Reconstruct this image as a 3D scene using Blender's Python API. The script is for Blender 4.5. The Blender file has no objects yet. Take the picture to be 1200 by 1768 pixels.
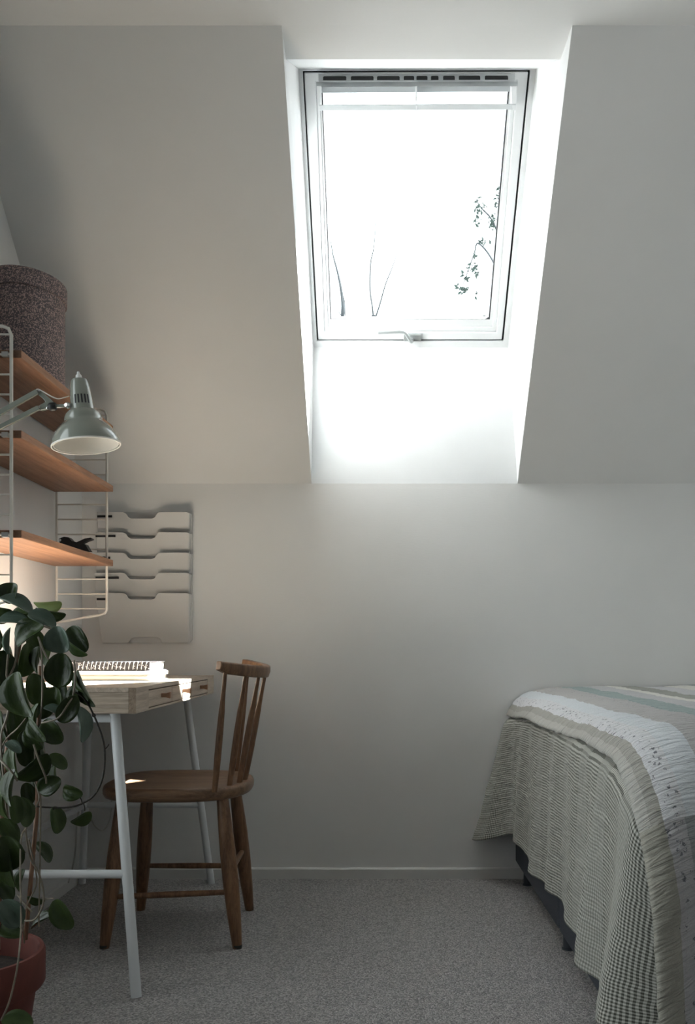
import bpy, bmesh, math, random
from mathutils import Vector, Matrix, Quaternion
from mathutils import noise as mnoise

scene = bpy.context.scene
COL = scene.collection
R = math.radians
random.seed(7)

# ------------------------------------------------------------------ camera
H = 0.835            # eye height
F = 1580.0           # focal length in pixels of the 1200 x 1768 frame
PX, PY = 660.0, 1120.0   # principal point (shift lens, verticals stay upright)
cam_d = bpy.data.cameras.new('camera')
cam = bpy.data.objects.new('camera', cam_d)
COL.objects.link(cam)
cam.location = (0, 0, H)
cam.rotation_euler = (R(90), 0, 0)
cam_d.sensor_fit = 'VERTICAL'
cam_d.sensor_height = 36.0
cam_d.sensor_width = 36.0 * 1200 / 1768
cam_d.lens = 36.0 * F / 1768
cam_d.shift_x = (600 - PX) / 1768
cam_d.shift_y = (PY - 884) / 1768
cam_d.clip_start = 0.02
cam_d.clip_end = 300
scene.camera = cam

# ------------------------------------------------------------------ world, sun, exposure
world = bpy.data.worlds.new('overcast_sky')
scene.world = world
world.use_nodes = True
bg = world.node_tree.nodes['Background']
bg.inputs[0].default_value = (0.92, 0.965, 1.0, 1)
bg.inputs[1].default_value = 2.4

sun_d = bpy.data.lights.new('sun', 'SUN')
sun_d.energy = 70
sun_d.angle = R(0.6)
sun_d.color = (1.0, 1.0, 1.0)
sun = bpy.data.objects.new('sun', sun_d)
COL.objects.link(sun)
SUN_DIR = Vector((-0.684, -0.369, -1.0)).normalized()
sun.rotation_euler = SUN_DIR.to_track_quat('-Z', 'Y').to_euler()
sun.location = (4, 5, 9)

vs = scene.view_settings
vs.view_transform = 'Standard'
vs.look = 'None'
vs.gamma = 1.0
vs.exposure = 0.47
vs.use_curve_mapping = False


def portal(name, loc, rot, sx, sy):
    d = bpy.data.lights.new(name, 'AREA')
    d.shape = 'RECTANGLE'
    d.size, d.size_y = sx, sy
    d.cycles.is_portal = True
    o = bpy.data.objects.new(name, d)
    COL.objects.link(o)
    o.location = loc
    o.rotation_euler = rot
    return o


# ------------------------------------------------------------------ helpers
WLOC = {}


def at(px, py, d):
    """picture point at depth d -> world point"""
    return Vector(((px - PX) / F * d, d, H + (PY - py) / F * d))


def lerp(a, b, t):
    return a + (b - a) * t


def link(o, parent, wloc):
    COL.objects.link(o)
    WLOC[o] = Vector(wloc)
    if parent is not None:
        o.parent = parent
        o.location = Vector(wloc) - WLOC[parent]
    else:
        o.location = wloc
    return o


def thing(name, loc, label, cat, group=None):
    o = bpy.data.objects.new(name, None)
    o.empty_display_size = 0.05
    link(o, None, loc)
    return tag(o, label, cat, group)


def tag(o, label=None, cat=None, group=None, kind=None):
    if label:
        o['label'] = label
    if cat:
        o['category'] = cat
    if group:
        o['group'] = group
    if kind:
        o['kind'] = kind
    return o


def mesh(name, verts, faces, mat, parent=None, smooth=False, bevel=0.0, seg=2, uv=None, autosmooth=None, fixn=True):
    verts = [Vector(v) for v in verts]
    lo = Vector([min(v[i] for v in verts) for i in range(3)])
    hi = Vector([max(v[i] for v in verts) for i in range(3)])
    base = Vector(((lo.x + hi.x) / 2, (lo.y + hi.y) / 2, lo.z))
    me = bpy.data.meshes.new(name)
    me.from_pydata([tuple(v - base) for v in verts], [], faces)
    if fixn:
        bm = bmesh.new()
        bm.from_mesh(me)
        bmesh.ops.recalc_face_normals(bm, faces=bm.faces)
        bm.to_mesh(me)
        bm.free()
    if uv is not None:
        l = me.uv_layers.new(name='UVMap')
        for lp in me.loops:
            l.data[lp.index].uv = uv[lp.vertex_index]
    if smooth:
        me.polygons.foreach_set('use_smooth', [True] * len(me.polygons))
    me.materials.append(mat)
    me.update()
    if autosmooth is not None:
        me.set_sharp_from_angle(angle=R(autosmooth))
    o = bpy.data.objects.new(name, me)
    link(o, parent, base)
    if bevel > 0:
        b = o.modifiers.new('bevel', 'BEVEL')
        b.width = bevel
        b.segments = seg
        b.limit_method = 'ANGLE'
        b.angle_limit = R(40)
    return o


BOXF = [(0, 1, 3, 2), (4, 6, 7, 5), (0, 4, 5, 1), (2, 3, 7, 6), (0, 2, 6, 4), (1, 5, 7, 3)]


def boxv(lo, hi):
    return [(x, y, z) for x in (lo[0], hi[0]) for y in (lo[1], hi[1]) for z in (lo[2], hi[2])]


def box(name, lo, hi, mat, parent=None, bevel=0.0, seg=2):
    return mesh(name, boxv(lo, hi), BOXF, mat, parent, bevel=bevel, seg=seg)


def prism(name, poly, ext, mat, parent=None, bevel=0.0, smooth=False, autosmooth=None):
    """poly: 3-D points of a planar outline, ext: extrusion vector"""
    n = len(poly)
    ext = Vector(ext)
    v = [Vector(p) for p in poly] + [Vector(p) + ext for p in poly]
    f = [tuple(range(n)), tuple(range(2 * n - 1, n - 1, -1))]
    f += [(i, (i + 1) % n, n + (i + 1) % n, n + i) for i in range(n)]
    return mesh(name, v, f, mat, parent, bevel=bevel, smooth=smooth, autosmooth=autosmooth)


def ring_prism(name, outer, inner, ext, mat, parent=None, bevel=0.0):
    """a picture-frame: outer and inner loops with the same count, extruded"""
    n = len(outer)
    ext = Vector(ext)
    O = [Vector(p) for p in outer]
    I = [Vector(p) for p in inner]
    v = O + I + [p + ext for p in O] + [p + ext for p in I]
    f = []
    for i in range(n):
        j = (i + 1) % n
        f += [(i, j, n + j, n + i), (2 * n + i, 3 * n + i, 3 * n + j, 2 * n + j),
              (i, 2 * n + i, 2 * n + j, j), (n + i, n + j, 3 * n + j, 3 * n + i)]
    return mesh(name, v, f, mat, parent, bevel=bevel)


def smooth_path(pts, sub=6):
    """Catmull-Rom through pts; each pt may carry a radius as 4th value"""
    P = [tuple(p) for p in pts]
    out = []
    n = len(P)
    for i in range(n - 1):
        p0 = P[max(i - 1, 0)]
        p1, p2 = P[i], P[i + 1]
        p3 = P[min(i + 2, n - 1)]
        for k in range(sub):
            t = k / sub
            out.append(tuple(0.5 * ((2 * b) + (-a + c) * t + (2 * a - 5 * b + 4 * c - d) * t * t +
                                    (-a + 3 * b - 3 * c + d) * t ** 3) for a, b, c, d in zip(p0, p1, p2, p3)))
    out.append(P[-1])
    return out


def tube_geo(pts, rad, seg=8):
    pts = [Vector(p[:3]) for p in pts]
    n = len(pts)
    if not isinstance(rad, (list, tuple)):
        rad = [rad] * n
    tang = []
    for i in range(n):
        t = pts[min(i + 1, n - 1)] - pts[max(i - 1, 0)]
        tang.append(t.normalized())
    t0 = tang[0]
    ref = Vector((0, 0, 1)) if abs(t0.z) < 0.9 else Vector((1, 0, 0))
    u = t0.cross(ref).normalized()
    V, Fc = [], []
    for i in range(n):
        if i:
            q = tang[i - 1].rotation_difference(tang[i])
            u = (q @ u)
            u = (u - tang[i] * u.dot(tang[i])).normalized()
        w = tang[i].cross(u)
        for k in range(seg):
            a = 2 * math.pi * k / seg
            V.append(pts[i] + (u * math.cos(a) + w * math.sin(a)) * rad[i])
    for i in range(n - 1):
        for k in range(seg):
            k2 = (k + 1) % seg
            Fc.append((i * seg + k, i * seg + k2, (i + 1) * seg + k2, (i + 1) * seg + k))
    Fc.append(tuple(range(seg - 1, -1, -1)))
    Fc.append(tuple(range((n - 1) * seg, n * seg)))
    return V, Fc


def tube(name, pts, rad, mat, parent=None, seg=10):
    V, Fc = tube_geo(pts, rad, seg)
    return mesh(name, V, Fc, mat, parent, smooth=True, autosmooth=50)


def lathe(name, prof, mat, parent=None, origin=(0, 0, 0), axis=(0, 0, 1), seg=40, closed=False, autosmooth=45, sx=1.0, sy=1.0):
    """prof: (radius, height) list; closed joins last to first"""
    q = Vector((0, 0, 1)).rotation_difference(Vector(axis).normalized())
    org = Vector(origin)
    V, Fc = [], []
    n = len(prof)
    for r, h in prof:
        for k in range(seg):
            a = 2 * math.pi * k / seg
            V.append(org + q @ Vector((r * math.cos(a) * sx, r * math.sin(a) * sy, h)))
    m = n if closed else n - 1
    for i in range(m):
        j = (i + 1) % n
        for k in range(seg):
            k2 = (k + 1) % seg
            Fc.append((i * seg + k, i * seg + k2, j * seg + k2, j * seg + k))
    if not closed:
        Fc.append(tuple(range(seg - 1, -1, -1)))
        Fc.append(tuple(range((n - 1) * seg, n * seg)))
    return mesh(name, V, Fc, mat, parent, smooth=True, autosmooth=autosmooth)


# ------------------------------------------------------------------ materials
def new_mat(name):
    m = bpy.data.materials.new(name)
    m.use_nodes = True
    nt = m.node_tree
    return m, nt, nt.nodes['Principled BSDF']


def N(nt, typ, **kw):
    n = nt.nodes.new(typ)
    for k, v in kw.items():
        if k.startswith('i_'):
            n.inputs[k[2:].replace('_', ' ')].default_value = v
        else:
            setattr(n, k, v)
    return n


def ramp(nt, stops, interp='LINEAR'):
    r = nt.nodes.new('ShaderNodeValToRGB')
    cr = r.color_ramp
    cr.interpolation = interp
    while len(cr.elements) < len(stops):
        cr.elements.new(0.5)
    for e, (p, c) in zip(cr.elements, stops):
        e.position = p
        e.color = (c[0], c[1], c[2], 1) if len(c) == 3 else c
    return r


def plain(name, col, rough=0.5, metal=0.0, nscale=0, namt=0.0, bump=0.0, bscale=200, coat=0.0, spec=0.5):
    """a paint or plastic: base colour with a light mottle and fine relief"""
    m, nt, b = new_mat(name)
    b.inputs['Roughness'].default_value = rough
    b.inputs['Metallic'].default_value = metal
    b.inputs['Specular IOR Level'].default_value = spec
    b.inputs['Coat Weight'].default_value = coat
    b.inputs['Coat Roughness'].default_value = 0.08
    tc = N(nt, 'ShaderNodeTexCoord')
    nz = N(nt, 'ShaderNodeTexNoise')
    nz.inputs['Scale'].default_value = nscale or 8
    nz.inputs['Detail'].default_value = 4
    nt.links.new(tc.outputs['Object'], nz.inputs['Vector'])
    a = namt or 0.02
    r = ramp(nt, [(0.3, [c * (1 - a) for c in col]), (0.7, [min(1, c * (1 + a)) for c in col])])
    nt.links.new(nz.outputs['Fac'], r.inputs['Fac'])
    nt.links.new(r.outputs['Color'], b.inputs['Base Color'])
    if bump:
        n2 = N(nt, 'ShaderNodeTexNoise')
        n2.inputs['Scale'].default_value = bscale
        n2.inputs['Detail'].default_value = 3
        nt.links.new(tc.outputs['Object'], n2.inputs['Vector'])
        bp = N(nt, 'ShaderNodeBump')
        bp.inputs['Strength'].default_value = bump
        bp.inputs['Distance'].default_value = 0.002
        nt.links.new(n2.outputs['Fac'], bp.inputs['Height'])
        nt.links.new(bp.outputs['Normal'], b.inputs['Normal'])
    return m


def wood(name, dark, light, scale=(1, 1, 1), rough=0.5, bump=0.15, rings=22, spec=0.4):
    """grain runs along the axis whose scale is smallest"""
    m, nt, b = new_mat(name)
    b.inputs['Roughness'].default_value = rough
    b.inputs['Specular IOR Level'].default_value = spec
    tc = N(nt, 'ShaderNodeTexCoord')
    mp = N(nt, 'ShaderNodeMapping')
    mp.inputs['Scale'].default_value = scale
    nt.links.new(tc.outputs['Object'], mp.inputs['Vector'])
    n1 = N(nt, 'ShaderNodeTexNoise')
    n1.inputs['Scale'].default_value = rings
    n1.inputs['Detail'].default_value = 6
    n1.inputs['Distortion'].default_value = 0.6
    nt.links.new(mp.outputs['Vector'], n1.inputs['Vector'])
    n2 = N(nt, 'ShaderNodeTexNoise')
    n2.inputs['Scale'].default_value = rings * 7
    n2.inputs['Detail'].default_value = 3
    nt.links.new(mp.outputs['Vector'], n2.inputs['Vector'])
    mx = N(nt, 'ShaderNodeMix', data_type='FLOAT')
    mx.inputs[0].default_value = 0.35
    nt.links.new(n1.outputs['Fac'], mx.inputs[2])
    nt.links.new(n2.outputs['Fac'], mx.inputs[3])
    r = ramp(nt, [(0.36, dark), (0.62, light)])
    nt.links.new(mx.outputs[0], r.inputs['Fac'])
    nt.links.new(r.outputs['Color'], b.inputs['Base Color'])
    bp = N(nt, 'ShaderNodeBump')
    bp.inputs['Strength'].default_value = bump
    bp.inputs['Distance'].default_value = 0.0015
    nt.links.new(mx.outputs[0], bp.inputs['Height'])
    nt.links.new(bp.outputs['Normal'], b.inputs['Normal'])
    return m


M = {}


def wallpaper():
    m, nt, b = new_mat('painted_wallpaper')
    b.inputs['Roughness'].default_value = 0.75
    b.inputs['Specular IOR Level'].default_value = 0.25
    tc = N(nt, 'ShaderNodeTexCoord')
    n0 = N(nt, 'ShaderNodeTexNoise', i_Scale=3.0, i_Detail=3.0)
    nt.links.new(tc.outputs['Object'], n0.inputs['Vector'])
    r = ramp(nt, [(0.3, (0.805, 0.80, 0.785)), (0.7, (0.835, 0.83, 0.815))])
    nt.links.new(n0.outputs['Fac'], r.inputs['Fac'])
    nt.links.new(r.outputs['Color'], b.inputs['Base Color'])
    mp = N(nt, 'ShaderNodeMapping')
    mp.inputs['Scale'].default_value = (60, 60, 420)
    nt.links.new(tc.outputs['Object'], mp.inputs['Vector'])
    n1 = N(nt, 'ShaderNodeTexNoise', i_Scale=1.0, i_Detail=3.0)
    nt.links.new(mp.outputs['Vector'], n1.inputs['Vector'])
    bp = N(nt, 'ShaderNodeBump', i_Strength=0.22, i_Distance=0.0012)
    nt.links.new(n1.outputs['Fac'], bp.inputs['Height'])
    nt.links.new(bp.outputs['Normal'], b.inputs['Normal'])
    return m


M['wall'] = wallpaper()
M['reveal'] = plain('white_reveal_paint', (0.74, 0.745, 0.745), 0.6, bump=0.04, bscale=120)
M['lacquer'] = plain('white_window_lacquer', (0.72, 0.73, 0.735), 0.35)
M['trim'] = plain('white_trim_paint', (0.72, 0.715, 0.70), 0.35)
M['gasket'] = plain('black_rubber', (0.015, 0.015, 0.017), 0.6)
M['bead'] = plain('aluminium_bead', (0.62, 0.64, 0.65), 0.35, metal=0.6)
M['greymetal'] = plain('grey_handle_metal', (0.42, 0.44, 0.44), 0.35, metal=0.5)


def carpet():
    m, nt, b = new_mat('grey_brown_carpet')
    b.inputs['Roughness'].default_value = 1.0
    b.inputs['Specular IOR Level'].default_value = 0.05
    b.inputs['Sheen Weight'].default_value = 0.3
    b.inputs['Sheen Roughness'].default_value = 0.6
    tc = N(nt, 'ShaderNodeTexCoord')
    v = N(nt, 'ShaderNodeTexVoronoi', i_Scale=250.0, i_Randomness=0.9)
    nt.links.new(tc.outputs['Object'], v.inputs['Vector'])
    n = N(nt, 'ShaderNodeTexNoise', i_Scale=210.0, i_Detail=4.0)
    nt.links.new(tc.outputs['Object'], n.inputs['Vector'])
    mx = N(nt, 'ShaderNodeMix', data_type='FLOAT')
    mx.inputs[0].default_value = 0.55
    sep = N(nt, 'ShaderNodeSeparateColor')
    nt.links.new(v.outputs['Color'], sep.inputs['Color'])
    nt.links.new(sep.outputs['Red'], mx.inputs[2])
    nt.links.new(n.outputs['Fac'], mx.inputs[3])
    r = ramp(nt, [(0.25, (0.150, 0.144, 0.140)), (0.5, (0.33, 0.318, 0.310)), (0.75, (0.58, 0.56, 0.545))])
    nt.links.new(mx.outputs[0], r.inputs['Fac'])
    nt.links.new(r.outputs['Color'], b.inputs['Base Color'])
    bp = N(nt, 'ShaderNodeBump', i_Strength=0.8, i_Distance=0.004)
    nt.links.new(v.outputs['Distance'], bp.inputs['Height'])
    bp.invert = True
    nt.links.new(bp.outputs['Normal'], b.inputs['Normal'])
    return m


M['carpet'] = carpet()
M['bamboo'] = wood('bamboo_top', (0.39, 0.315, 0.245), (0.60, 0.505, 0.41), (30, 1.5, 30), 0.5, 0.08, 3)
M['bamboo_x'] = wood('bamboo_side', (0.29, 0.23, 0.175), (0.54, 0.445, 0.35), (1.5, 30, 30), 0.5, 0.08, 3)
M['bamboo_end'] = wood('bamboo_end_grain', (0.20, 0.145, 0.10), (0.34, 0.26, 0.19), (1, 1, 1), 0.6, 0.1, 120)
M['knob'] = plain('brown_leather_knob', (0.34, 0.19, 0.115), 0.6, nscale=60, namt=0.15)
M['gap'] = plain('dark_gap', (0.05, 0.04, 0.03), 0.8)
M['oak'] = wood('reddish_oak_shelf', (0.25, 0.115, 0.06), (0.42, 0.215, 0.12), (22, 1.2, 22), 0.42, 0.12, 3)
M['oak_end'] = wood('oak_end_grain', (0.12, 0.062, 0.035), (0.20, 0.105, 0.06), (1, 1, 1), 0.6, 0.1, 90)
M['chairwood'] = wood('brown_stained_pine', (0.115, 0.054, 0.026), (0.26, 0.138, 0.070), (14, 14, 1.6), 0.38, 0.1, 3, 0.5)
M['seatwood'] = wood('worn_seat_pine', (0.13, 0.070, 0.038), (0.29, 0.170, 0.098), (1.6, 14, 14), 0.36, 0.1, 3, 0.5)
M['glide'] = plain('dark_glide', (0.03, 0.028, 0.026), 0.5)
M['whitesteel'] = plain('white_powder_coat', (0.80, 0.825, 0.84), 0.38)
M['enamel'] = plain('cream_ladder_enamel', (0.78, 0.75, 0.69), 0.35)
M['clip'] = plain('steel_clip', (0.6, 0.6, 0.58), 0.35, metal=0.7)
M['lamp'] = plain('sage_grey_lamp_enamel', (0.25, 0.265, 0.225), 0.16, coat=0.8)
M['lampin'] = plain('white_lamp_inside', (0.82, 0.79, 0.73), 0.5)
M['lampwhite'] = plain('white_plastic', (0.80, 0.80, 0.77), 0.4)
M['chrome'] = plain('chrome_screw', (0.75, 0.75, 0.75), 0.2, metal=1.0)
M['black'] = plain('black_plastic', (0.012, 0.012, 0.013), 0.45)
M['rack'] = plain('white_rack_steel', (0.66, 0.655, 0.64), 0.5)
M['paper'] = plain('white_paper', (0.70, 0.70, 0.68), 0.7)
M['cream'] = plain('cream_cover', (0.50, 0.465, 0.38), 0.6)
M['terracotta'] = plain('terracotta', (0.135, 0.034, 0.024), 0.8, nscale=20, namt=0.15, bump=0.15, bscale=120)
M['soil'] = plain('potting_soil', (0.020, 0.014, 0.010), 0.95, nscale=80, namt=0.5, bump=1.0, bscale=90)
M['stake'] = wood('bamboo_stake', (0.17, 0.085, 0.05), (0.30, 0.165, 0.10), (40, 40, 3), 0.5, 0.1, 3)
M['vine'] = plain('grey_brown_vine', (0.20, 0.165, 0.12), 0.6, nscale=60, namt=0.3)
M['vinedark'] = plain('dark_vine', (0.030, 0.024, 0.018), 0.55)
M['boxspring'] = plain('slate_fabric', (0.055, 0.060, 0.072), 0.9, nscale=300, namt=0.25, bump=0.5, bscale=500)
M['mattress'] = plain('mattress_cover', (0.6, 0.6, 0.6), 0.9)
M['bedleg'] = plain('bed_leg_metal', (0.10, 0.11, 0.125), 0.3, metal=0.7)
M['cable'] = plain('white_cable', (0.55, 0.54, 0.51), 0.5)
M['bark'] = plain('tree_bark', (0.040, 0.047, 0.052), 0.9, nscale=10, namt=0.4)
M['outleaf'] = plain('tree_leaf', (0.030, 0.050, 0.043), 0.8, nscale=4, namt=0.5)


def leaf_mat(name, base, vein, back=0.25):
    m, nt, b = new_mat(name)
    b.inputs['Roughness'].default_value = 0.33
    b.inputs['Specular IOR Level'].default_value = 0.5
    tc = N(nt, 'ShaderNodeTexCoord')
    n = N(nt, 'ShaderNodeTexNoise', i_Scale=2.5, i_Detail=5.0)
    nt.links.new(tc.outputs['Generated'], n.inputs['Vector'])
    r = ramp(nt, [(0.3, base), (0.75, vein)])
    nt.links.new(n.outputs['Fac'], r.inputs['Fac'])
    nt.links.new(r.outputs['Color'], b.inputs['Base Color'])
    n2 = N(nt, 'ShaderNodeTexNoise', i_Scale=7.0, i_Detail=2.0)
    nt.links.new(tc.outputs['Generated'], n2.inputs['Vector'])
    bp = N(nt, 'ShaderNodeBump', i_Strength=0.25, i_Distance=0.004)
    nt.links.new(n2.outputs['Fac'], bp.inputs['Height'])
    nt.links.new(bp.outputs['Normal'], b.inputs['Normal'])
    tr = N(nt, 'ShaderNodeBsdfTranslucent')
    tr.inputs['Color'].default_value = (min(1, vein[0] * 2.4), min(1, vein[1] * 2.1), vein[2] * 1.4, 1)
    mx = N(nt, 'ShaderNodeMixShader')
    mx.inputs[0].default_value = back
    out = nt.nodes['Material Output']
    nt.links.new(b.outputs[0], mx.inputs[1])
    nt.links.new(tr.outputs[0], mx.inputs[2])
    nt.links.new(mx.outputs[0], out.inputs['Surface'])
    return m


M['leaf_dark'] = leaf_mat('dark_hoya_leaf', (0.022, 0.040, 0.011), (0.042, 0.068, 0.016), 0.16)
M['leaf_mid'] = leaf_mat('green_hoya_leaf', (0.045, 0.078, 0.024), (0.080, 0.120, 0.038), 0.22)
M['leaf_blue'] = leaf_mat('sky_sheen_hoya_leaf', (0.075, 0.115, 0.085), (0.105, 0.150, 0.115), 0.12)  # bluish sky reflection on upturned leaves, put into their colour
M['leaf_pale'] = leaf_mat('sunlit_hoya_leaf', (0.20, 0.27, 0.12), (0.27, 0.33, 0.18), 0.3)  # leaves caught by the sun, their brightness painted in as a paler green


def hatbox_mat():
    m, nt, b = new_mat('speckled_paper')
    b.inputs['Roughness'].default_value = 0.7
    tc = N(nt, 'ShaderNodeTexCoord')
    v = N(nt, 'ShaderNodeTexVoronoi', i_Scale=250.0, i_Randomness=0.9)
    nz = N(nt, 'ShaderNodeTexNoise', i_Scale=160.0, i_Detail=2.0)
    nt.links.new(tc.outputs['Object'], nz.inputs['Vector'])
    ad = N(nt, 'ShaderNodeMix', data_type='VECTOR')
    ad.inputs[0].default_value = 0.012
    nt.links.new(tc.outputs['Object'], ad.inputs[4])
    nt.links.new(nz.outputs['Color'], ad.inputs[5])
    nt.links.new(ad.outputs[1], v.inputs['Vector'])
    r = ramp(nt, [(0.36, (0.47, 0.33, 0.30)), (0.50, (0.105, 0.085, 0.09))])
    nt.links.new(v.outputs['Distance'], r.inputs['Fac'])
    nt.links.new(r.outputs['Color'], b.inputs['Base Color'])
    return m


M['hatbox'] = hatbox_mat()


def notebook_mat():
    m, nt, b = new_mat('black_white_check_spine')
    b.inputs['Roughness'].default_value = 0.4
    tc = N(nt, 'ShaderNodeTexCoord')
    v = N(nt, 'ShaderNodeTexVoronoi', i_Scale=150.0)
    nt.links.new(tc.outputs['Object'], v.inputs['Vector'])
    r = ramp(nt, [(0.20, (0.5, 0.46, 0.46)), (0.30, (0.022, 0.018, 0.02))])
    nt.links.new(v.outputs['Distance'], r.inputs['Fac'])
    nt.links.new(r.outputs['Color'], b.inputs['Base Color'])
    return m


M['check'] = notebook_mat()
M['flapshade'] = plain('shaded_white_flap', (0.50, 0.52, 0.53), 0.45)  # shade on the white flap, painted in as grey


def glass_mat():
    m = bpy.data.materials.new('window_glass')
    m.use_nodes = True
    nt = m.node_tree
    nt.nodes.remove(nt.nodes['Principled BSDF'])
    t = N(nt, 'ShaderNodeBsdfTransparent')
    t.inputs['Color'].default_value = (0.95, 0.97, 0.965, 1)
    g = N(nt, 'ShaderNodeBsdfGlossy')
    g.inputs['Roughness'].default_value = 0.0
    fr = N(nt, 'ShaderNodeFresnel')
    fr.inputs['IOR'].default_value = 1.3
    mx = N(nt, 'ShaderNodeMixShader')
    nt.links.new(fr.outputs[0], mx.inputs[0])
    nt.links.new(t.outputs[0], mx.inputs[1])
    nt.links.new(g.outputs[0], mx.inputs[2])
    nt.links.new(mx.outputs[0], nt.nodes['Material Output'].inputs['Surface'])
    return m


M['glass'] = glass_mat()


def uvnode(nt):
    tc = N(nt, 'ShaderNodeTexCoord')
    sp = N(nt, 'ShaderNodeSeparateXYZ')
    nt.links.new(tc.outputs['UV'], sp.inputs[0])
    return tc, sp


def mth(nt, op, a, b=None, c=None):
    n = N(nt, 'ShaderNodeMath', operation=op)
    for k, v in enumerate((a, b, c)):
        if v is None:
            continue
        if isinstance(v, (int, float)):
            n.inputs[k].default_value = v
        else:
            nt.links.new(v, n.inputs[k])
    return n.outputs[0]


def quilt_mat(vbend):
    m, nt, b = new_mat('striped_patchwork_quilt')
    b.inputs['Roughness'].default_value = 0.9
    b.inputs['Specular IOR Level'].default_value = 0.1
    b.inputs['Sheen Weight'].default_value = 0.15
    tc, sp = uvnode(nt)
    nz = N(nt, 'ShaderNodeTexNoise', i_Scale=6.0, i_Detail=2.0)
    nt.links.new(tc.outputs['UV'], nz.inputs['Vector'])
    u = mth(nt, 'ADD', sp.outputs['X'], mth(nt, 'MULTIPLY', mth(nt, 'SUBTRACT', nz.outputs['Fac'], 0.5), 0.012))
    W = 1.2
    top = [(0, (0.50, 0.49, 0.45)), (0.020, (0.41, 0.395, 0.355)), (0.046, (0.74, 0.74, 0.76)), (0.088, (0.72, 0.75, 0.78)),
           (0.138, (0.50, 0.485, 0.48)), (0.245, (0.335, 0.405, 0.40)), (0.325, (0.56, 0.56, 0.565)),
           (0.40, (0.76, 0.75, 0.70)), (0.445, (0.36, 0.36, 0.325)), (0.53, (0.62, 0.62, 0.63)),
           (0.62, (0.74, 0.73, 0.68)), (0.70, (0.40, 0.44, 0.43)), (0.79, (0.6, 0.59, 0.58)), (0.9, (0.7, 0.7, 0.7))]
    r1 = ramp(nt, [(p / W, c) for p, c in top], 'CONSTANT')
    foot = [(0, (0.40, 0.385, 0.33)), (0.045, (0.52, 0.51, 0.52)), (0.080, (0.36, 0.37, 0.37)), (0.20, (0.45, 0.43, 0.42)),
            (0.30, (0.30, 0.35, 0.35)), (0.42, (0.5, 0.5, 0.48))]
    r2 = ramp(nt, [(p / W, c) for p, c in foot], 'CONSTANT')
    un = mth(nt, 'DIVIDE', u, W)
    nt.links.new(un, r1.inputs['Fac'])
    nt.links.new(un, r2.inputs['Fac'])
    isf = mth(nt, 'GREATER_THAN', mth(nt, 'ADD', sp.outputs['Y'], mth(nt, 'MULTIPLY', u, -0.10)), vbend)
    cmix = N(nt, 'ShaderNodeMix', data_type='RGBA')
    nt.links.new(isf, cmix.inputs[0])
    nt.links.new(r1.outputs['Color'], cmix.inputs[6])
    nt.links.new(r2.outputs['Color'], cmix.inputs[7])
    # small printed sprigs on the two flowered strips
    vor = N(nt, 'ShaderNodeTexVoronoi', i_Scale=72.0, i_Randomness=0.8)
    nt.links.new(tc.outputs['UV'], vor.inputs['Vector'])
    nf = N(nt, 'ShaderNodeTexNoise', i_Scale=260.0, i_Detail=1.0)
    nt.links.new(tc.outputs['UV'], nf.inputs['Vector'])
    blob = mth(nt, 'LESS_THAN', mth(nt, 'ADD', vor.outputs['Distance'], mth(nt, 'MULTIPLY', mth(nt, 'SUBTRACT', nf.outputs['Fac'], 0.5), 0.9)), 0.24)
    inA = mth(nt, 'MULTIPLY', mth(nt, 'GREATER_THAN', u, 0.045), mth(nt, 'LESS_THAN', u, 0.086))
    inB = mth(nt, 'MULTIPLY', mth(nt, 'MULTIPLY', mth(nt, 'GREATER_THAN', u, 0.19), mth(nt, 'LESS_THAN', u, 0.255)), 0.45)
    fl = mth(nt, 'MULTIPLY', blob, mth(nt, 'MAXIMUM', inA, inB))
    cm2 = N(nt, 'ShaderNodeMix', data_type='RGBA')
    nt.links.new(mth(nt, 'MULTIPLY', fl, 0.85), cm2.inputs[0])
    nt.links.new(cmix.outputs[2], cm2.inputs[6])
    cm2.inputs[7].default_value = (0.13, 0.13, 0.15, 1)
    # thread texture
    th = N(nt, 'ShaderNodeTexNoise', i_Scale=420.0, i_Detail=2.0)
    nt.links.new(tc.outputs['UV'], th.inputs['Vector'])
    cm3 = N(nt, 'ShaderNodeMix', data_type='RGBA', blend_type='MULTIPLY')
    cm3.inputs[0].default_value = 0.35
    nt.links.new(cm2.outputs[2], cm3.inputs[6])
    nt.links.new(ramp_link(nt, th.outputs['Fac'], [(0.3, (0.55, 0.55, 0.55)), (0.6, (1, 1, 1))]), cm3.inputs[7])
    nt.links.new(cm3.outputs[2], b.inputs['Base Color'])
    # puckers run across the strips
    mp = N(nt, 'ShaderNodeMapping')
    mp.inputs['Scale'].default_value = (16, 95, 1)
    nt.links.new(tc.outputs['UV'], mp.inputs['Vector'])
    pk = N(nt, 'ShaderNodeTexNoise', i_Scale=1.0, i_Detail=3.0, i_Distortion=0.6)
    nt.links.new(mp.outputs['Vector'], pk.inputs['Vector'])
    bp = N(nt, 'ShaderNodeBump', i_Strength=1.0, i_Distance=0.010)
    nt.links.new(pk.outputs['Fac'], bp.inputs['Height'])
    nt.links.new(bp.outputs['Normal'], b.inputs['Normal'])
    return m


def ramp_link(nt, fac, stops):
    r = ramp(nt, stops)
    nt.links.new(fac, r.inputs['Fac'])
    return r.outputs['Color']


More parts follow.
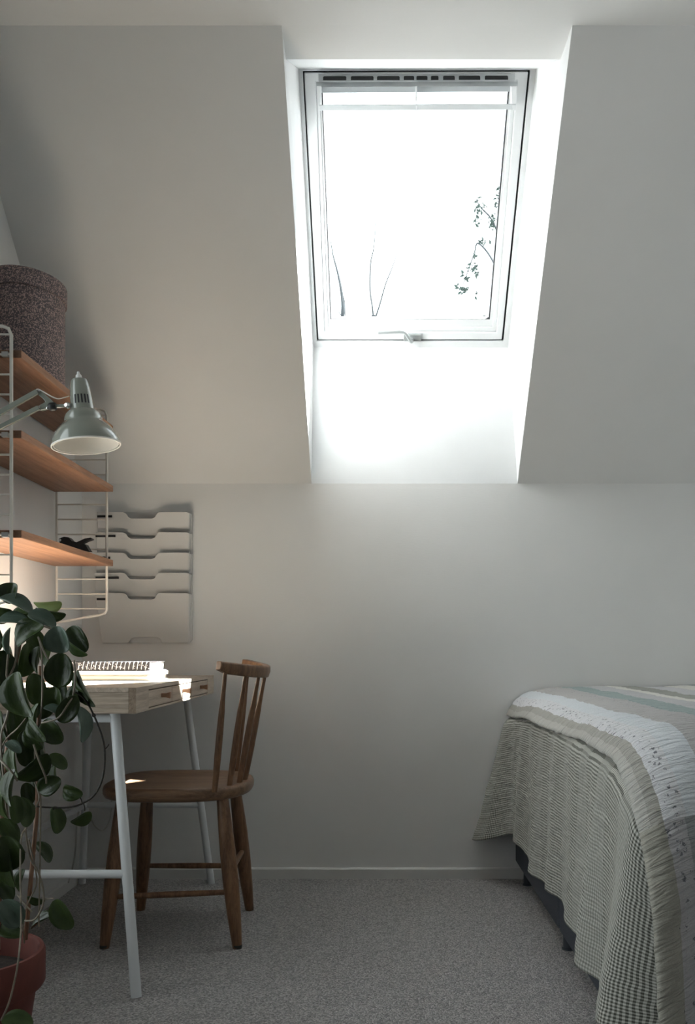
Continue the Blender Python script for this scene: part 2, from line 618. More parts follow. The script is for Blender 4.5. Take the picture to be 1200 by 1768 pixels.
def gingham_mat():
    m, nt, b = new_mat('small_check_cotton')
    b.inputs['Roughness'].default_value = 0.9
    b.inputs['Specular IOR Level'].default_value = 0.1
    tc, sp = uvnode(nt)
    nz = N(nt, 'ShaderNodeTexNoise', i_Scale=14.0, i_Detail=3.0)
    nt.links.new(tc.outputs['UV'], nz.inputs['Vector'])
    dis = mth(nt, 'MULTIPLY', mth(nt, 'SUBTRACT', nz.outputs['Fac'], 0.5), 0.006)
    su = mth(nt, 'GREATER_THAN', mth(nt, 'FRACT', mth(nt, 'DIVIDE', mth(nt, 'ADD', sp.outputs['X'], dis), 0.0070)), 0.5)
    sv = mth(nt, 'GREATER_THAN', mth(nt, 'FRACT', mth(nt, 'DIVIDE', mth(nt, 'ADD', sp.outputs['Y'], dis), 0.0070)), 0.5)
    s = mth(nt, 'MULTIPLY', mth(nt, 'ADD', su, sv), 0.5)
    r = ramp(nt, [(0.0, (0.60, 0.595, 0.545)), (0.5, (0.30, 0.30, 0.265)), (1.0, (0.085, 0.085, 0.072))])
    nt.links.new(s, r.inputs['Fac'])
    # patchwork panels: some woven with a weaker check
    pn = mth(nt, 'FRACT', mth(nt, 'DIVIDE', mth(nt, 'ADD', sp.outputs['X'], dis), 0.19))
    weak = mth(nt, 'MULTIPLY', mth(nt, 'LESS_THAN', pn, 0.38), 0.5)
    cm = N(nt, 'ShaderNodeMix', data_type='RGBA')
    nt.links.new(weak, cm.inputs[0])
    nt.links.new(r.outputs['Color'], cm.inputs[6])
    cm.inputs[7].default_value = (0.36, 0.36, 0.325, 1)
    nt.links.new(cm.outputs[2], b.inputs['Base Color'])
    mp = N(nt, 'ShaderNodeMapping')
    mp.inputs['Scale'].default_value = (9, 58, 1)
    nt.links.new(tc.outputs['UV'], mp.inputs['Vector'])
    pk = N(nt, 'ShaderNodeTexNoise', i_Scale=1.0, i_Detail=3.0, i_Distortion=0.8)
    nt.links.new(mp.outputs['Vector'], pk.inputs['Vector'])
    bp = N(nt, 'ShaderNodeBump', i_Strength=0.8, i_Distance=0.007)
    nt.links.new(pk.outputs['Fac'], bp.inputs['Height'])
    nt.links.new(bp.outputs['Normal'], b.inputs['Normal'])
    return m


# ------------------------------------------------------------------ room shell
XL, XR = -1.092, 1.75          # side walls
YK = 3.33                      # knee wall
ZK = 1.436                     # knee wall height
YC, ZC = 2.32, 2.415           # where the slope meets the flat ceiling
YB = -1.7                      # wall behind the viewer
T = 0.12

# window lining plane (roof window)
WB = Vector((0, 3.42, 1.961))
WT = Vector((0, 2.811, 2.616))
WXL, WXR = -0.2575, 0.4715
wdir = (WT - WB).normalized()                 # up the roof
wn_in = Vector((0, -wdir.z, wdir.y)).normalized()
if wn_in.y > 0:
    wn_in = -wn_in                            # towards the room
if wn_in.z > 0:
    wn_in = -wn_in
wn_out = -wn_in

st = lambda o: tag(o, kind='structure')
st(box('floor', (XL - T, YB - T, -0.1), (XR + T, YK + T, 0), M['carpet']))
st(box('wall_back', (XL - T, YK, 0), (XR + T, YK + T, ZK), M['wall']))
sl_out = Vector((0, 0.70, 0.72)) * 0.06
st(prism('wall_slope_left', [(XL - T, YK, ZK), (-0.2575, YK, ZK), (-0.2550, YC, ZC), (XL - T, YC, ZC)], sl_out + Vector((-.03, 0, 0)), M['wall']))
st(prism('wall_slope_right', [(0.492, YK, ZK), (XR + T, YK, ZK), (XR + T, YC, ZC), (0.482, YC, ZC)], sl_out + Vector((.03, 0, 0)), M['wall']))
st(box('ceiling', (XL - T, YB - T, ZC), (XR + T, YC + 0.005, ZC + T), M['wall']))
# flat strip of ceiling that runs on into the window recess
YD = 2.447
st(prism('ceiling_recess', [(-0.2550, YC, ZC), (0.482, YC, ZC), (0.477, YD, ZC - 0.004), (-0.2580, YD, ZC - 0.004)], (0, 0, 0.05), M['wall']))
# recess panels
A = lambda x, y, z: Vector((x, y, z))
st(prism('trim_recess_left', [A(-0.2575, YK, ZK), A(-0.2550, YC, ZC), A(-0.2580, YD, ZC - .004), A(WXL, WT.y, WT.z), A(WXL, WB.y, WB.z)], (-0.03, .02, .02), M['reveal']))
st(prism('trim_recess_right', [A(0.492, YK, ZK), A(0.482, YC, ZC), A(0.477, YD, ZC - .004), A(WXR, WT.y, WT.z), A(WXR, WB.y, WB.z)], (0.03, .02, .02), M['reveal']))
st(prism('trim_recess_bottom', [A(-0.2575, YK, ZK), A(0.492, YK, ZK), A(WXR, WB.y, WB.z), A(WXL, WB.y, WB.z)], (0, 0.03, 0), M['reveal']))
st(prism('trim_recess_top', [A(-0.2580, YD, ZC - .004), A(0.477, YD, ZC - .004), A(WXR, WT.y, WT.z), A(WXL, WT.y, WT.z)], (0, -0.02, 0.03), M['reveal']))

# left wall with a tall window nearer to the viewer, out of the picture
LW = (0.60, 2.10, 0.35, 1.95)   # y0, y1, z0, z1
st(ring_prism('wall_left', [(XL, YB - T, 0), (XL, YK, 0), (XL, YK, ZK), (XL, YC, ZC), (XL, YB - T, ZC)],
              [(XL, LW[0], LW[2]), (XL, LW[1], LW[2]), (XL, LW[1], LW[3]), (XL, (LW[0] + LW[1]) / 2, LW[3]), (XL, LW[0], LW[3])],
              (-T, 0, 0), M['wall']))
st(prism('wall_right', [(XR, YB - T, 0), (XR, YK, 0), (XR, YK, ZK), (XR, YC, ZC), (XR, YB - T, ZC)], (T, 0, 0), M['wall']))
st(box('wall_front', (XL, YB - T, 0), (XR, YB, ZC), M['wall']))
w2 = st(ring_prism('window_2', [(XL - .03, LW[0], LW[2]), (XL - .03, LW[1], LW[2]), (XL - .03, LW[1], LW[3]), (XL - .03, LW[0], LW[3])],
                   [(XL - .03, LW[0] + .06, LW[2] + .06), (XL - .03, LW[1] - .06, LW[2] + .06), (XL - .03, LW[1] - .06, LW[3] - .06), (XL - .03, LW[0] + .06, LW[3] - .06)],
                   (-.06, 0, 0), M['lacquer'], bevel=.004))
box('window_pane', (XL - .065, LW[0] + .058, LW[2] + .058), (XL - .060, LW[1] - .058, LW[3] - .058), M['glass'], w2)
portal('side_window_portal', (XL - .01, (LW[0] + LW[1]) / 2, (LW[2] + LW[3]) / 2), (0, R(-90), 0), LW[3] - LW[2], LW[1] - LW[0])


def base_poly(sign_axis):
    return [(0, 0), (0.012, 0), (0.012, 0.034), (0.009, 0.038), (0, 0.039)]


st(prism('baseboard_back', [(XL + .012, YK - o, z) for o, z in base_poly(0)], (XR - XL - .012, 0, 0), M['trim']))
st(prism('baseboard_left', [(XL + o, YB, z) for o, z in base_poly(0)], (0, YK - YB - .012, 0), M['trim']))

# ------------------------------------------------------------------ roof window
WXO = Vector((0, 0, 0))


def wp(px, py, off=0.0):
    """picture point on the roof-window plane; off = distance into the room"""
    k = (WT.z - WB.z) / (WB.y - WT.y)
    z0 = WB.z
    d = (z0 + WB.y * k - H) / ((PY - py) / F + k)
    return at(px, py, d) + wn_in * off


def wquad(l0, t0, r0, t1, r1, b1, l1, b0, off=0.0):
    return [wp(l0, t0, off), wp(r0, t1, off), wp(r1, b1, off), wp(l1, b0, off)]


win = st(thing('window_1', wp(705, 600), 'white framed roof window in the sloping wall', None))
if 'category' in win:
    del win['category']
q_out = wquad(512, 114, 927, 112, 880, 603, 538, 603)
q_lin = wquad(522.5, 123, 915.5, 121, 869.5, 589, 547, 589)
q_sash = wquad(525, 126, 912, 124, 866.5, 586.5, 549.5, 586.5)
q_step = wquad(545, 140, 893, 138, 857, 574, 560, 574)
q_bead = wquad(551, 150, 884, 148, 851, 567, 566, 567)
q_glass = wquad(554.5, 160, 880.5, 158, 846.5, 555, 570, 555)
# fixed frame round the sash
ring_prism('frame', q_out, q_lin, wn_out * 0.09, M['lacquer'], win, bevel=.002)
# dark joint between frame and sash, lying deep between them
ring_prism('seal', [p + wn_out * .012 for p in q_lin], [p + wn_out * .012 for p in q_sash], wn_out * .03, M['gasket'], win)
sash = ring_prism('sash', [p for p in q_sash], [p for p in q_step], wn_out * 0.06, M['lacquer'], win, bevel=.003)
ring_prism('sash_step', [p + wn_out * .010 for p in q_step], [p + wn_out * .010 for p in q_bead], wn_out * .04, M['lacquer'], sash, bevel=.002)
ring_prism('glazing_bead', [p + wn_out * .018 for p in q_bead], [p + wn_out * .018 for p in q_glass], wn_out * .025, M['lacquer'], sash)
q_g2 = wquad(556.3, 162, 878.7, 160, 845, 554.5, 571.5, 554.5)
ring_prism('gasket', [p + wn_out * .0185 for p in q_glass], [p + wn_out * .0185 for p in q_g2], wn_out * .02, M['gasket'], sash)
prism('glass_pane', [p + wn_out * .028 for p in q_glass], wn_out * .004, M['glass'], sash)

# ventilation grille above the flap: a bar pierced by dark slots
slots = [(558, 598), (606, 645), (651, 690), (697, 715), (719, 738), (744, 757), (765, 785), (792, 829), (837, 877)]
grille = prism('vent_bar', [wp(549, 127.5, .004), wp(889, 126, .004), wp(888, 140, .004), wp(550, 141, .004)], wn_out * .02, M['bead'], win, bevel=.001)
for a, b_ in slots:
    dy = -0.004 * (a - 550)
    pts = []
    for (x, y) in ((a + 1.5, 131.2), (b_ - 1.5, 131.2), (b_, 132.6), (b_, 138.2), (a, 138.2), (a, 132.6)):
        pts.append(wp(x, y + dy, .0055))
    prism('vent_slot', pts, wn_out * .006, M['gasket'], grille)
# flap: upper shelf, lower grip, end brackets and a middle web, with the sky seen between
flap = prism('vent_flap', [wp(546, 141.2, .012), wp(893, 139.5, .012), wp(891, 143, .045), wp(548, 144.5, .045)], wn_out * .004, M['bead'], win)
prism('flap_panel', [wp(552, 143, .006), wp(886, 141, .006), wp(884, 157.5, .006), wp(553, 159.5, .006)], wn_out * .004, M['flapshade'], flap)
prism('flap_grip', [wp(552, 175, .05), wp(888, 173, .05), wp(886, 183, .045), wp(553, 185, .045)], wn_out * .006, M['flapshade'], flap, bevel=.001)
for x0, x1 in ((548, 556), (717, 719.5), (880, 889)):
    prism('flap_bracket', [wp(x0, 143, .006), wp(x1, 143, .006), wp(lerp(x0, x1, .8), 184, .006), wp(lerp(x0, x1, .2), 184, .006)], wn_in * .043, M['lacquer'], flap)
prism('added_sun_baffle', [wp(546, 112, -.035), wp(892, 110, -.035), wp(888, 156, -.035), wp(551, 157, -.035)], wn_out * .10, M['bead'], win)  # unseen block added outside the pane to stop stray sun at its top
# handle
hb = wp(712, 581, .0)
plate = prism('handle_plate', [wp(697, 576, .001), wp(727, 576, .001), wp(727, 587, .001), wp(697, 587, .001)], wn_in * .012, M['greymetal'], win, bevel=.002)
tube('handle_lever', smooth_path([wp(711, 584, .012), wp(710, 584, .03), wp(706, 577, .036), wp(700, 568.5, .036), wp(693, 565.5, .036), wp(675, 566, .036), wp(653, 567, .036)], 5), .0068, M['greymetal'], win, seg=12)
c = (q_glass[0] + q_glass[1] + q_glass[2] + q_glass[3]) / 4
pq = wn_in.to_track_quat('-Z', 'Y').to_euler()
portal('roof_window_portal', c + wn_out * .02, pq, .52, .72)

# ------------------------------------------------------------------ desk
DX0, DX1 = -1.085, -0.602
DY0, DY1 = 2.238, 3.268
DZ0, DZ1 = 0.676, 0.740
desk = thing('writing_desk', ((DX0 + DX1) / 2, (DY0 + DY1) / 2, 0), 'light bamboo writing desk with three small drawers on white metal legs', 'desk')
box('top_panel', (DX0, DY0, DZ1 - .012), (DX1 - .018, DY1, DZ1), M['bamboo'], desk, bevel=.0015)
box('side_board', (DX0, DY0, DZ0), (DX1 - .018, DY0 + .018, DZ1 - .0122), M['bamboo_x'], desk, bevel=.001)
box('side_board', (DX0, DY1 - .018, DZ0), (DX1 - .018, DY1, DZ1 - .0122), M['bamboo_x'], desk, bevel=.001)
box('underside', (DX0, DY0 + .0182, DZ0), (DX1 - .018, DY1 - .0182, DZ0 + .008), M['bamboo_x'], desk)
ZD0, ZD1 = .6815, .7295
YD0, YD1 = 2.360, 3.158
fr = ring_prism('front_frame', [(DX1 - .0178, DY0, DZ0), (DX1 - .0178, DY1, DZ0), (DX1 - .0178, DY1, DZ1), (DX1 - .0178, DY0, DZ1)],
                [(DX1 - .0178, YD0, ZD0), (DX1 - .0178, YD1, ZD0), (DX1 - .0178, YD1, ZD1), (DX1 - .0178, YD0, ZD1)], (.0178, 0, 0), M['bamboo'], desk, bevel=.001)
box('joint_end', (DX1 - .0176, DY0 - .0006, DZ0 + .0006), (DX1 - .0008, DY0 + .0004, DZ1 - .0006), M['bamboo_end'], fr)
wdr = (YD1 - YD0) / 3
for k in range(3):
    y0, y1 = YD0 + k * wdr + .0024, YD0 + (k + 1) * wdr - .0024
    dr = box('drawer', (DX1 - .30, y0, ZD0 + .0024), (DX1 - .0010, y1, ZD1 - .0024), M['bamboo'], desk, bevel=.0008)
    yc = (y0 + y1) / 2 + .006
    zc = .708
    v = []
    for x, hy, hz in ((DX1 - .001, .0045, .0055), (DX1 + .010, .0045, .0055), (DX1 + .024, .0075, .0085)):
        v += [(x, yc - hy, zc - hz), (x, yc + hy, zc - hz), (x, yc + hy, zc + hz), (x, yc - hy, zc + hz)]
    f = [(3, 2, 1, 0), (8, 9, 10, 11)]
    for s in (0, 4):
        f += [(s + i, s + (i + 1) % 4, s + 4 + (i + 1) % 4, s + 4 + i) for i in range(4)]
    mesh('knob', v, f, M['knob'], dr, bevel=.001)
LR = .0128
legs = {'nr': ((-.672, 2.30, DZ0), (-.589, 2.192, 0)), 'fr': ((-.684, 3.19, DZ0), (-.608, 3.255, 0)),
        'nl': ((-1.02, 2.30, DZ0), (-1.068, 2.192, 0)), 'fl': ((-1.02, 3.19, DZ0), (-1.068, 3.255, 0))}


def legpt(k, z):
    a, b_ = Vector(legs[k][0]), Vector(legs[k][1])
    return b_ + (a - b_) * (z / DZ0)


for k in legs:
    a, b_ = legs[k]
    tube('leg', [b_, lerp(Vector(b_), Vector(a), .5), a], LR, M['whitesteel'], desk, seg=16)
for a, b_ in (('nl', 'nr'), ('fl', 'fr')):
    tube('crossbar', [legpt(a, .284), legpt(b_, .284)], .0105, M['whitesteel'], desk, seg=14)
    tube('top_bar', [legpt(a, .660), legpt(b_, .660)], .0105, M['whitesteel'], desk, seg=14)
tube('rear_bar', [legpt('nl', .284), legpt('fl', .284)], .0105, M['whitesteel'], desk, seg=14)

# ------------------------------------------------------------------ books on the desk
bk = thing('notebook_album', (-.84, 2.80, DZ1), 'cream covered book at the bottom of the stack on the desk', 'book')
BX0, BX1 = -.985, -.684
z = DZ1
box('pages', (BX0 + .003, 2.712, z + .0025), (BX1 - .002, 2.905, z + .0155), M['paper'], bk)
box('cover', (BX0, 2.706, z + .0156), (BX1 + .006, 2.91, z + .0180), M['cream'], bk)
box('cover', (BX0, 2.706, z), (BX1 + .006, 2.91, z + .0024), M['cream'], bk)
tube('spine', [(BX0, 2.710, z + .009), (BX1 - .004, 2.710, z + .009)], .0088, M['cream'], bk, seg=14)
z += .0180
bk = thing('paper_pad', (-.84, 2.80, z), 'thin white paper pad in the middle of the stack on the desk', 'pad')
box('pages', (BX0 + .002, 2.708, z), (BX1 + .004, 2.918, z + .0085), M['paper'], bk, bevel=.0008)
box('cover', (BX0 + .002, 2.705, z + .0087), (BX1 - .001, 2.915, z + .0115), M['paper'], bk, bevel=.0008)
z += .0115
bk = thing('ring_binder_notebook', (-.84, 2.80, z), 'black and white patterned ring-bound notebook on top of the stack', 'notebook')
box('cover', (BX0 - .01, 2.716, z), (BX1 - .006, 2.905, z + .002), M['black'], bk)
box('pages', (BX0 - .008, 2.722, z + .002), (BX1 - .010, 2.903, z + .024), M['paper'], bk)
box('cover', (BX0 - .01, 2.716, z + .024), (BX1 - .006, 2.905, z + .026), M['check'], bk)
box('patterned_spine', (BX0 - .01, 2.712, z), (BX1 - .006, 2.7155, z + .026), M['check'], bk)
nr = 24
ringp = [(math.cos(a) * .0122, math.sin(a) * .0122) for a in [2 * math.pi * k / 14 for k in range(15)]]
first = None
for k in range(nr):
    x = lerp(BX0, BX1 - .016, k / (nr - 1))
    if first is None:
        first = tube('binding_ring', [(x + .002 * math.sin(i / 14 * 6.28), 2.7155 + p[0] * .55, z + .0140 + p[1]) for i, p in enumerate(ringp)], .0013, M['clip'], bk, seg=6)
        x_first = x
    else:
        o = first.copy()
        COL.objects.link(o)
        o.parent = bk
        o.location = first.location + Vector((x - x_first, 0, 0))

# ------------------------------------------------------------------ wall shelf with wire ladders
SXF, SXB = -0.912, -1.078           # front and back rods
LYN, LYF = 2.250, 3.030
shelf_unit = thing('ladder_shelf', (-1.0, (LYN + LYF) / 2, .93), 'wall shelf of three reddish oak boards hung on cream wire ladders', 'shelf')


def ladder(y):
    rt = .0042
    pts = [(SXB, y, .925), (SXB, y, 1.2), (SXB, y, 1.606), (SXB + .004, y, 1.620), (SXB + .018, y, 1.628),
           (SXF - .022, y, 1.628), (SXF - .007, y, 1.622), (SXF, y, 1.606), (SXF, y, 1.2), (SXF, y, .962), (SXF - .006, y, .952), (SXF - .020, y, .947), (SXB, y, .921)]
    ld = tube('wire_ladder', pts, rt, M['enamel'], shelf_unit, seg=10)
    for k in range(14):
        zz = .967 + .0493 * k
        tube('rung', [(SXB, y, zz), (SXF, y, zz)], .0026, M['enamel'], ld, seg=8)
    return ld


ladder(LYN)
ladder(LYF)
SF = -0.890
for zb in (1.108, 1.354, 1.552):
    sb = box('shelf_board', (XL + .006, LYN + .008, zb), (SF, LYF - .003, zb + .020), M['oak'], shelf_unit, bevel=.0015)
    box('board_end', (XL + .007, LYN + .0072, zb + .001), (SF - .001, LYN + .0082, zb + .019), M['oak_end'], sb)
    for y, s in ((LYN, 1), (LYF, -1)):
        for x in (SXF - .015, SXB + .02):
            box('shelf_clip', (x - .008, y - .0045, zb + .001), (x + .008, y + .0071 if s > 0 else y - .003, zb + .013), M['clip'], sb, bevel=.001)

# ------------------------------------------------------------------ hat box
hx, hy, hz = -.988, 2.555, 1.572
AX, AY = .0965, .130
hat = thing('hat_box', (hx, hy, hz), 'rounded hat box with pink speckled dark paper on the top shelf', 'box')
lathe('box_body', [(.97, 0), (.97, .238)], M['hatbox'], hat, (hx, hy, hz), seg=56, sx=AX, sy=AY)
lathe('lid', [(.972, .234), (1.02, .234), (1.022, .2355), (1.022, .277), (1.012, .280)], M['hatbox'], hat, (hx, hy, hz), seg=56, sx=AX, sy=AY)

# ------------------------------------------------------------------ stapler
stp = thing('stapler', (-.985, 2.86, 1.128), 'black stapler with its lever raised on the lowest shelf board', 'stapler')
yy = 2.80
sp_ = lambda px, py: at(px, py, yy)
prism('body', [sp_(101, 930), sp_(110, 926.5), sp_(118, 927.5), sp_(124, 934), sp_(140, 938), sp_(147, 939.5), sp_(153, 950), sp_(155, 951.5), sp_(128, 951.5), sp_(122, 945), sp_(103, 938)], (0, .032, 0), M['black'], stp, bevel=.003)
prism('lever', [sp_(127, 938), sp_(133, 935.5), sp_(146, 929.5), sp_(157, 928), sp_(159, 931), sp_(150, 934), sp_(140, 939)], (0, .024, 0), M['black'], stp, bevel=.002)
lathe('pivot', [(.004, 0), (.004, .005)], M['chrome'], stp, sp_(104, 932.5) + Vector((0, -.002, 0)), axis=(0, 1, 0), seg=16)
box('anvil', (-1.02, 2.79, 1.1283), (-.925, 2.842, 1.1335), M['black'], stp, bevel=.001)

# ------------------------------------------------------------------ desk lamp
lam = thing('desk_lamp', (-1.0, 2.16, DZ1), 'sage grey adjustable desk lamp with bell shade in front of the shelf', 'lamp')
ld_ = 2.175
rim = at(149, 770, ld_)
axis = Vector((-.115, .02, 1.0)).normalized()
sc = ld_ / F * .975
prof_o = [(59, 0), (58.5, 6), (56, 15), (51, 25), (44, 33), (36, 40), (32.5, 43.5), (32.5, 48), (31, 55), (26.5, 61), (21, 63.5), (20.5, 66), (18.5, 90), (16.2, 112), (14.0, 118), (8, 120.5)]
prof_i = [(6, 118), (13, 115.5), (15, 110), (17.3, 90), (19, 66), (20, 62), (25, 59.5), (29.6, 54), (31, 48), (31, 43), (35, 38.5), (43, 31.5), (49.7, 24), (54.7, 14.5), (57.2, 6), (57.5, .3)]
shade = lathe('shade', [(r * sc, h * sc) for r, h in prof_o] + [(r * sc, h * sc) for r, h in prof_i], M['lamp'], lam, rim, axis, seg=56, closed=True)
lathe('shade_lining', [(r * sc * .985, h * sc) for r, h in [(56.5, 1.2), (56.2, 6), (53.7, 14.2), (48.7, 23.5), (42, 31), (34, 38), (30, 43)]] +
      [(r * sc * .965, h * sc) for r, h in [(30, 43), (34, 37.6), (42, 30.6), (48.7, 23), (53.7, 14), (56.2, 6), (56.5, 1.2)]], M['lampin'], shade, rim, axis, seg=48, closed=True)
lathe('rim_band', [(57.2 * sc, -.6 * sc), (59.6 * sc, -.6 * sc), (59.6 * sc, 2.0 * sc), (57.2 * sc, 2.0 * sc)], M['lampin'], shade, rim, axis, seg=56, closed=True)
lathe('cord_grip', [(5.6 * sc, 119.5 * sc), (5.2 * sc, 126 * sc), (2.6 * sc, 129 * sc), (2.4 * sc, 132 * sc), (2.0 * sc, 133 * sc)], M['lampwhite'], shade, rim, axis, seg=20)
lathe('bulb', [(4 * sc, 78 * sc), (10 * sc, 60 * sc), (17 * sc, 46 * sc), (19 * sc, 36 * sc), (16 * sc, 26 * sc), (8 * sc, 20 * sc)], M['lampwhite'], lam, rim, axis, seg=24)
qx = Vector((0, 0, 1)).rotation_difference(axis)
for k, a in enumerate((-104, -87, -70, -53, -36)):
    a = R(a)
    dirv = qx @ Vector((math.cos(a), math.sin(a), 0))
    tn = qx @ Vector((-math.sin(a), math.cos(a), 0))
    w = 1.35 * sc
    lo_, hi_ = rim + axis * 72 * sc + dirv * 20.15 * sc, rim + axis * 88 * sc + dirv * 18.95 * sc
    prism('vent_slot', [lo_ - tn * w, lo_ + tn * w, hi_ + tn * w, hi_ - tn * w], -dirv * 1.5 * sc, M['gasket'], shade)
# joint, bracket and arms
jt = rim + axis * 70 * sc + qx @ Vector((-19.5 * sc, -.014, 0))
lathe('joint_screw', [(5.4 * sc, 0), (5.4 * sc, .006), (3 * sc, .010)], M['chrome'], lam, jt + Vector((0, -.006, 0)), axis=(-.3, -1, 0), seg=24)
ay = ld_ - .01
P_ = lambda x, y, dd=0: at(x, y, ay + dd)
tube('swivel_rod', [P_(119, 700.5), P_(96, 701.5)], .0042, M['lamp'], lam)
lathe('swivel_knob', [(.008, 0), (.010, .004), (.010, .014), (.007, .018)], M['black'], lam, P_(97, 701.5), axis=(-1, 0, -.1), seg=18)
prism('knuckle', [P_(62, 674), P_(68, 672), P_(86, 688), P_(94, 697), P_(92, 703), P_(70, 708), P_(63, 706), P_(65, 701), P_(78, 694), P_(76, 690), P_(64, 680)], (0, .012, 0), M['lamp'], lam, bevel=.001)
el = Vector((-1.02, 2.165, 1.318))


def bar(name, a, b_, w, th, mat, parent):
    a, b_ = Vector(a), Vector(b_)
    t = (b_ - a).normalized()
    n = Vector((0, 1, 0))
    s = t.cross(n).normalized()
    p = [a + s * w / 2, b_ + s * w / 2, b_ - s * w / 2, a - s * w / 2]
    return prism(name, [q - n * th / 2 for q in p], n * th, mat, parent, bevel=.001)


a1 = P_(65, 676, -.004)
a2 = P_(67, 704, -.004)
v1 = (P_(0, 712.5, -.004) - a1).normalized()
v2 = (P_(0, 738, -.004) - a2).normalized()
e1 = a1 + v1 * .19
e2 = a2 + v2 * .19
bar('upper_arm', a1, e1, .0115, .009, M['lamp'], lam)
bar('upper_arm', a2, e2, .0105, .009, M['lamp'], lam)
prism('elbow_plate', [e1 + Vector((-.02, .006, .012)), e1 + Vector((.012, .006, .010)), e2 + Vector((.012, .006, -.012)), e2 + Vector((-.02, .006, -.012))], (0, .006, 0), M['lamp'], lam, bevel=.002)
foot = Vector((-1.045, 2.30, DZ1))
tube('lower_arm', [e2 + Vector((-.004, .012, 0)), foot + Vector((0, 0, .03))], .0055, M['lamp'], lam, seg=12)
tube('lower_arm', [e1 + Vector((-.014, .012, 0)), foot + Vector((-.02, 0, .03))], .0055, M['lamp'], lam, seg=12)
box('clamp', foot + Vector((-.032, -.025, 0)), foot + Vector((.02, .025, .045)), M['lamp'], lam, bevel=.003)
for x, y in ((67.5, 675.5), (82, 704.5), (68, 704)):
    lathe('rivet', [(.0028, 0), (.0028, .002), (.0012, .003)], M['chrome'], lam, P_(x, y, -.0015), axis=(0, -1, 0), seg=12)
tube('cord', smooth_path([P_(30, 697, .006), P_(56, 680), P_(61, 674, -.002), P_(66, 672), P_(74, 676), P_(88, 684), P_(100, 688.5, .005), P_(112, 686, .01), P_(119, 684, .02)], 5), .0014, M['enamel'], lam, seg=8)

# ------------------------------------------------------------------ wall file rack
rk = thing('magazine_rack', (-.86, 3.30, .86), 'white metal wall rack with five stepped pockets beside the shelf', 'rack')
RD = 3.318


def rp(px, py, d):
    return at(px, py, d)


back_pts = [rp(167, 884, RD), rp(328, 884, RD), rp(332, 890, RD), rp(332, 1104, RD), rp(328, 1109, RD), rp(176, 1109, RD)]
prism('back_plate', back_pts, (0, .010, 0), M['rack'], rk)
rows = [884, 919, 954, 989, 1024, 1110]
for k in range(5):
    yt, yb = rows[k], rows[k + 1] + (6 if k < 4 else 0)
    dt, db = RD - .045, RD - .006         # pocket leans out at its top
    xl = (168, 166, 165, 163, 163.5)[k]
    xlb = xl + (1.5 if k < 4 else 13)
    xr = 325
    top = [(xl, 0), (213, 0), (218, 3), (221, 8), (226, 11), (262, 11), (267, 9), (270, 4), (274, 0), (xr - 2, 0), (xr, 1.5)]
    if k == 4:
        bot = [(xr, 0), (280, 0), (276, -8), (270, -10), (232, -10), (226, -8), (222, 0), (xlb, 0)]
    else:
        bot = [(xr, 0), (xlb, 0)]
    hgt = (yb - yt) / F * RD
    poly = []
    for x, dy in top:
        d = dt + (db - dt) * dy / (yb - yt)
        poly.append(rp(x, yt + dy, RD).xz)
    for x, dy in bot:
        poly.append(rp(x, yb + dy, RD).xz)
    z_t = rp(0, yt, RD).y and rp(0, yt, RD).z
    z_b = rp(0, yb, RD).z
    pts = []
    for x_, z_ in poly:
        t = (z_t - z_) / (z_t - z_b)
        pts.append(Vector((x_, lerp(dt, db, t), z_)))
    # keep the outline where it reads once it stands proud of the wall
    pts = [Vector((p.x * (p.y / RD), p.y, H + (p.z - H) * (p.y / RD))) for p in pts]
    pk = prism('pocket', pts, (0, .003, 0), M['rack'], rk, bevel=.0008)
    # side cheek closing the pocket at its right end
    pr = [pts[len(top) - 1], pts[len(top)]]
    prism('pocket_side', [pr[0] + Vector((0, .003, 0)), pr[1] + Vector((0, .003, 0)), Vector((pr[1].x, RD, pr[1].z)), Vector((pr[0].x, RD, pr[0].z))], (.0025, 0, 0), M['rack'], pk)
    lx = [(168, 193), (165, 199), (170, 190), (165, 205), (167, 184)][k]
    ly = yt + (7.5, 6.5, 9, 8.5, 10.5)[k]
    lp = [rp(lx[0], ly - 1.9, dt), rp(lx[1], ly - 1.9, dt), rp(lx[1], ly + 1.9, dt), rp(lx[0], ly + 1.9, dt)]
    prism('label_slot', [p + Vector((0, .0035, 0)) for p in lp], (0, -.0042, 0), M['black'], pk)

# ------------------------------------------------------------------ chair
ch = thing('spindle_chair', (-.595, 2.75, 0), 'brown wooden spindle-back chair drawn up to the desk', 'chair')
CX, CY = -.603, 2.757
HX, HYs = .212, .217


def seat_pt(a, s):
    ca, sa = math.cos(a), math.sin(a)
    n = 3.4 if ca < 0 else 2.5
    r = (abs(ca) ** n + abs(sa) ** n) ** (-1 / n)
    return CX + HX * ca * r * s, CY + HYs * sa * r * s * (1.0 if ca > 0 else 1.0)


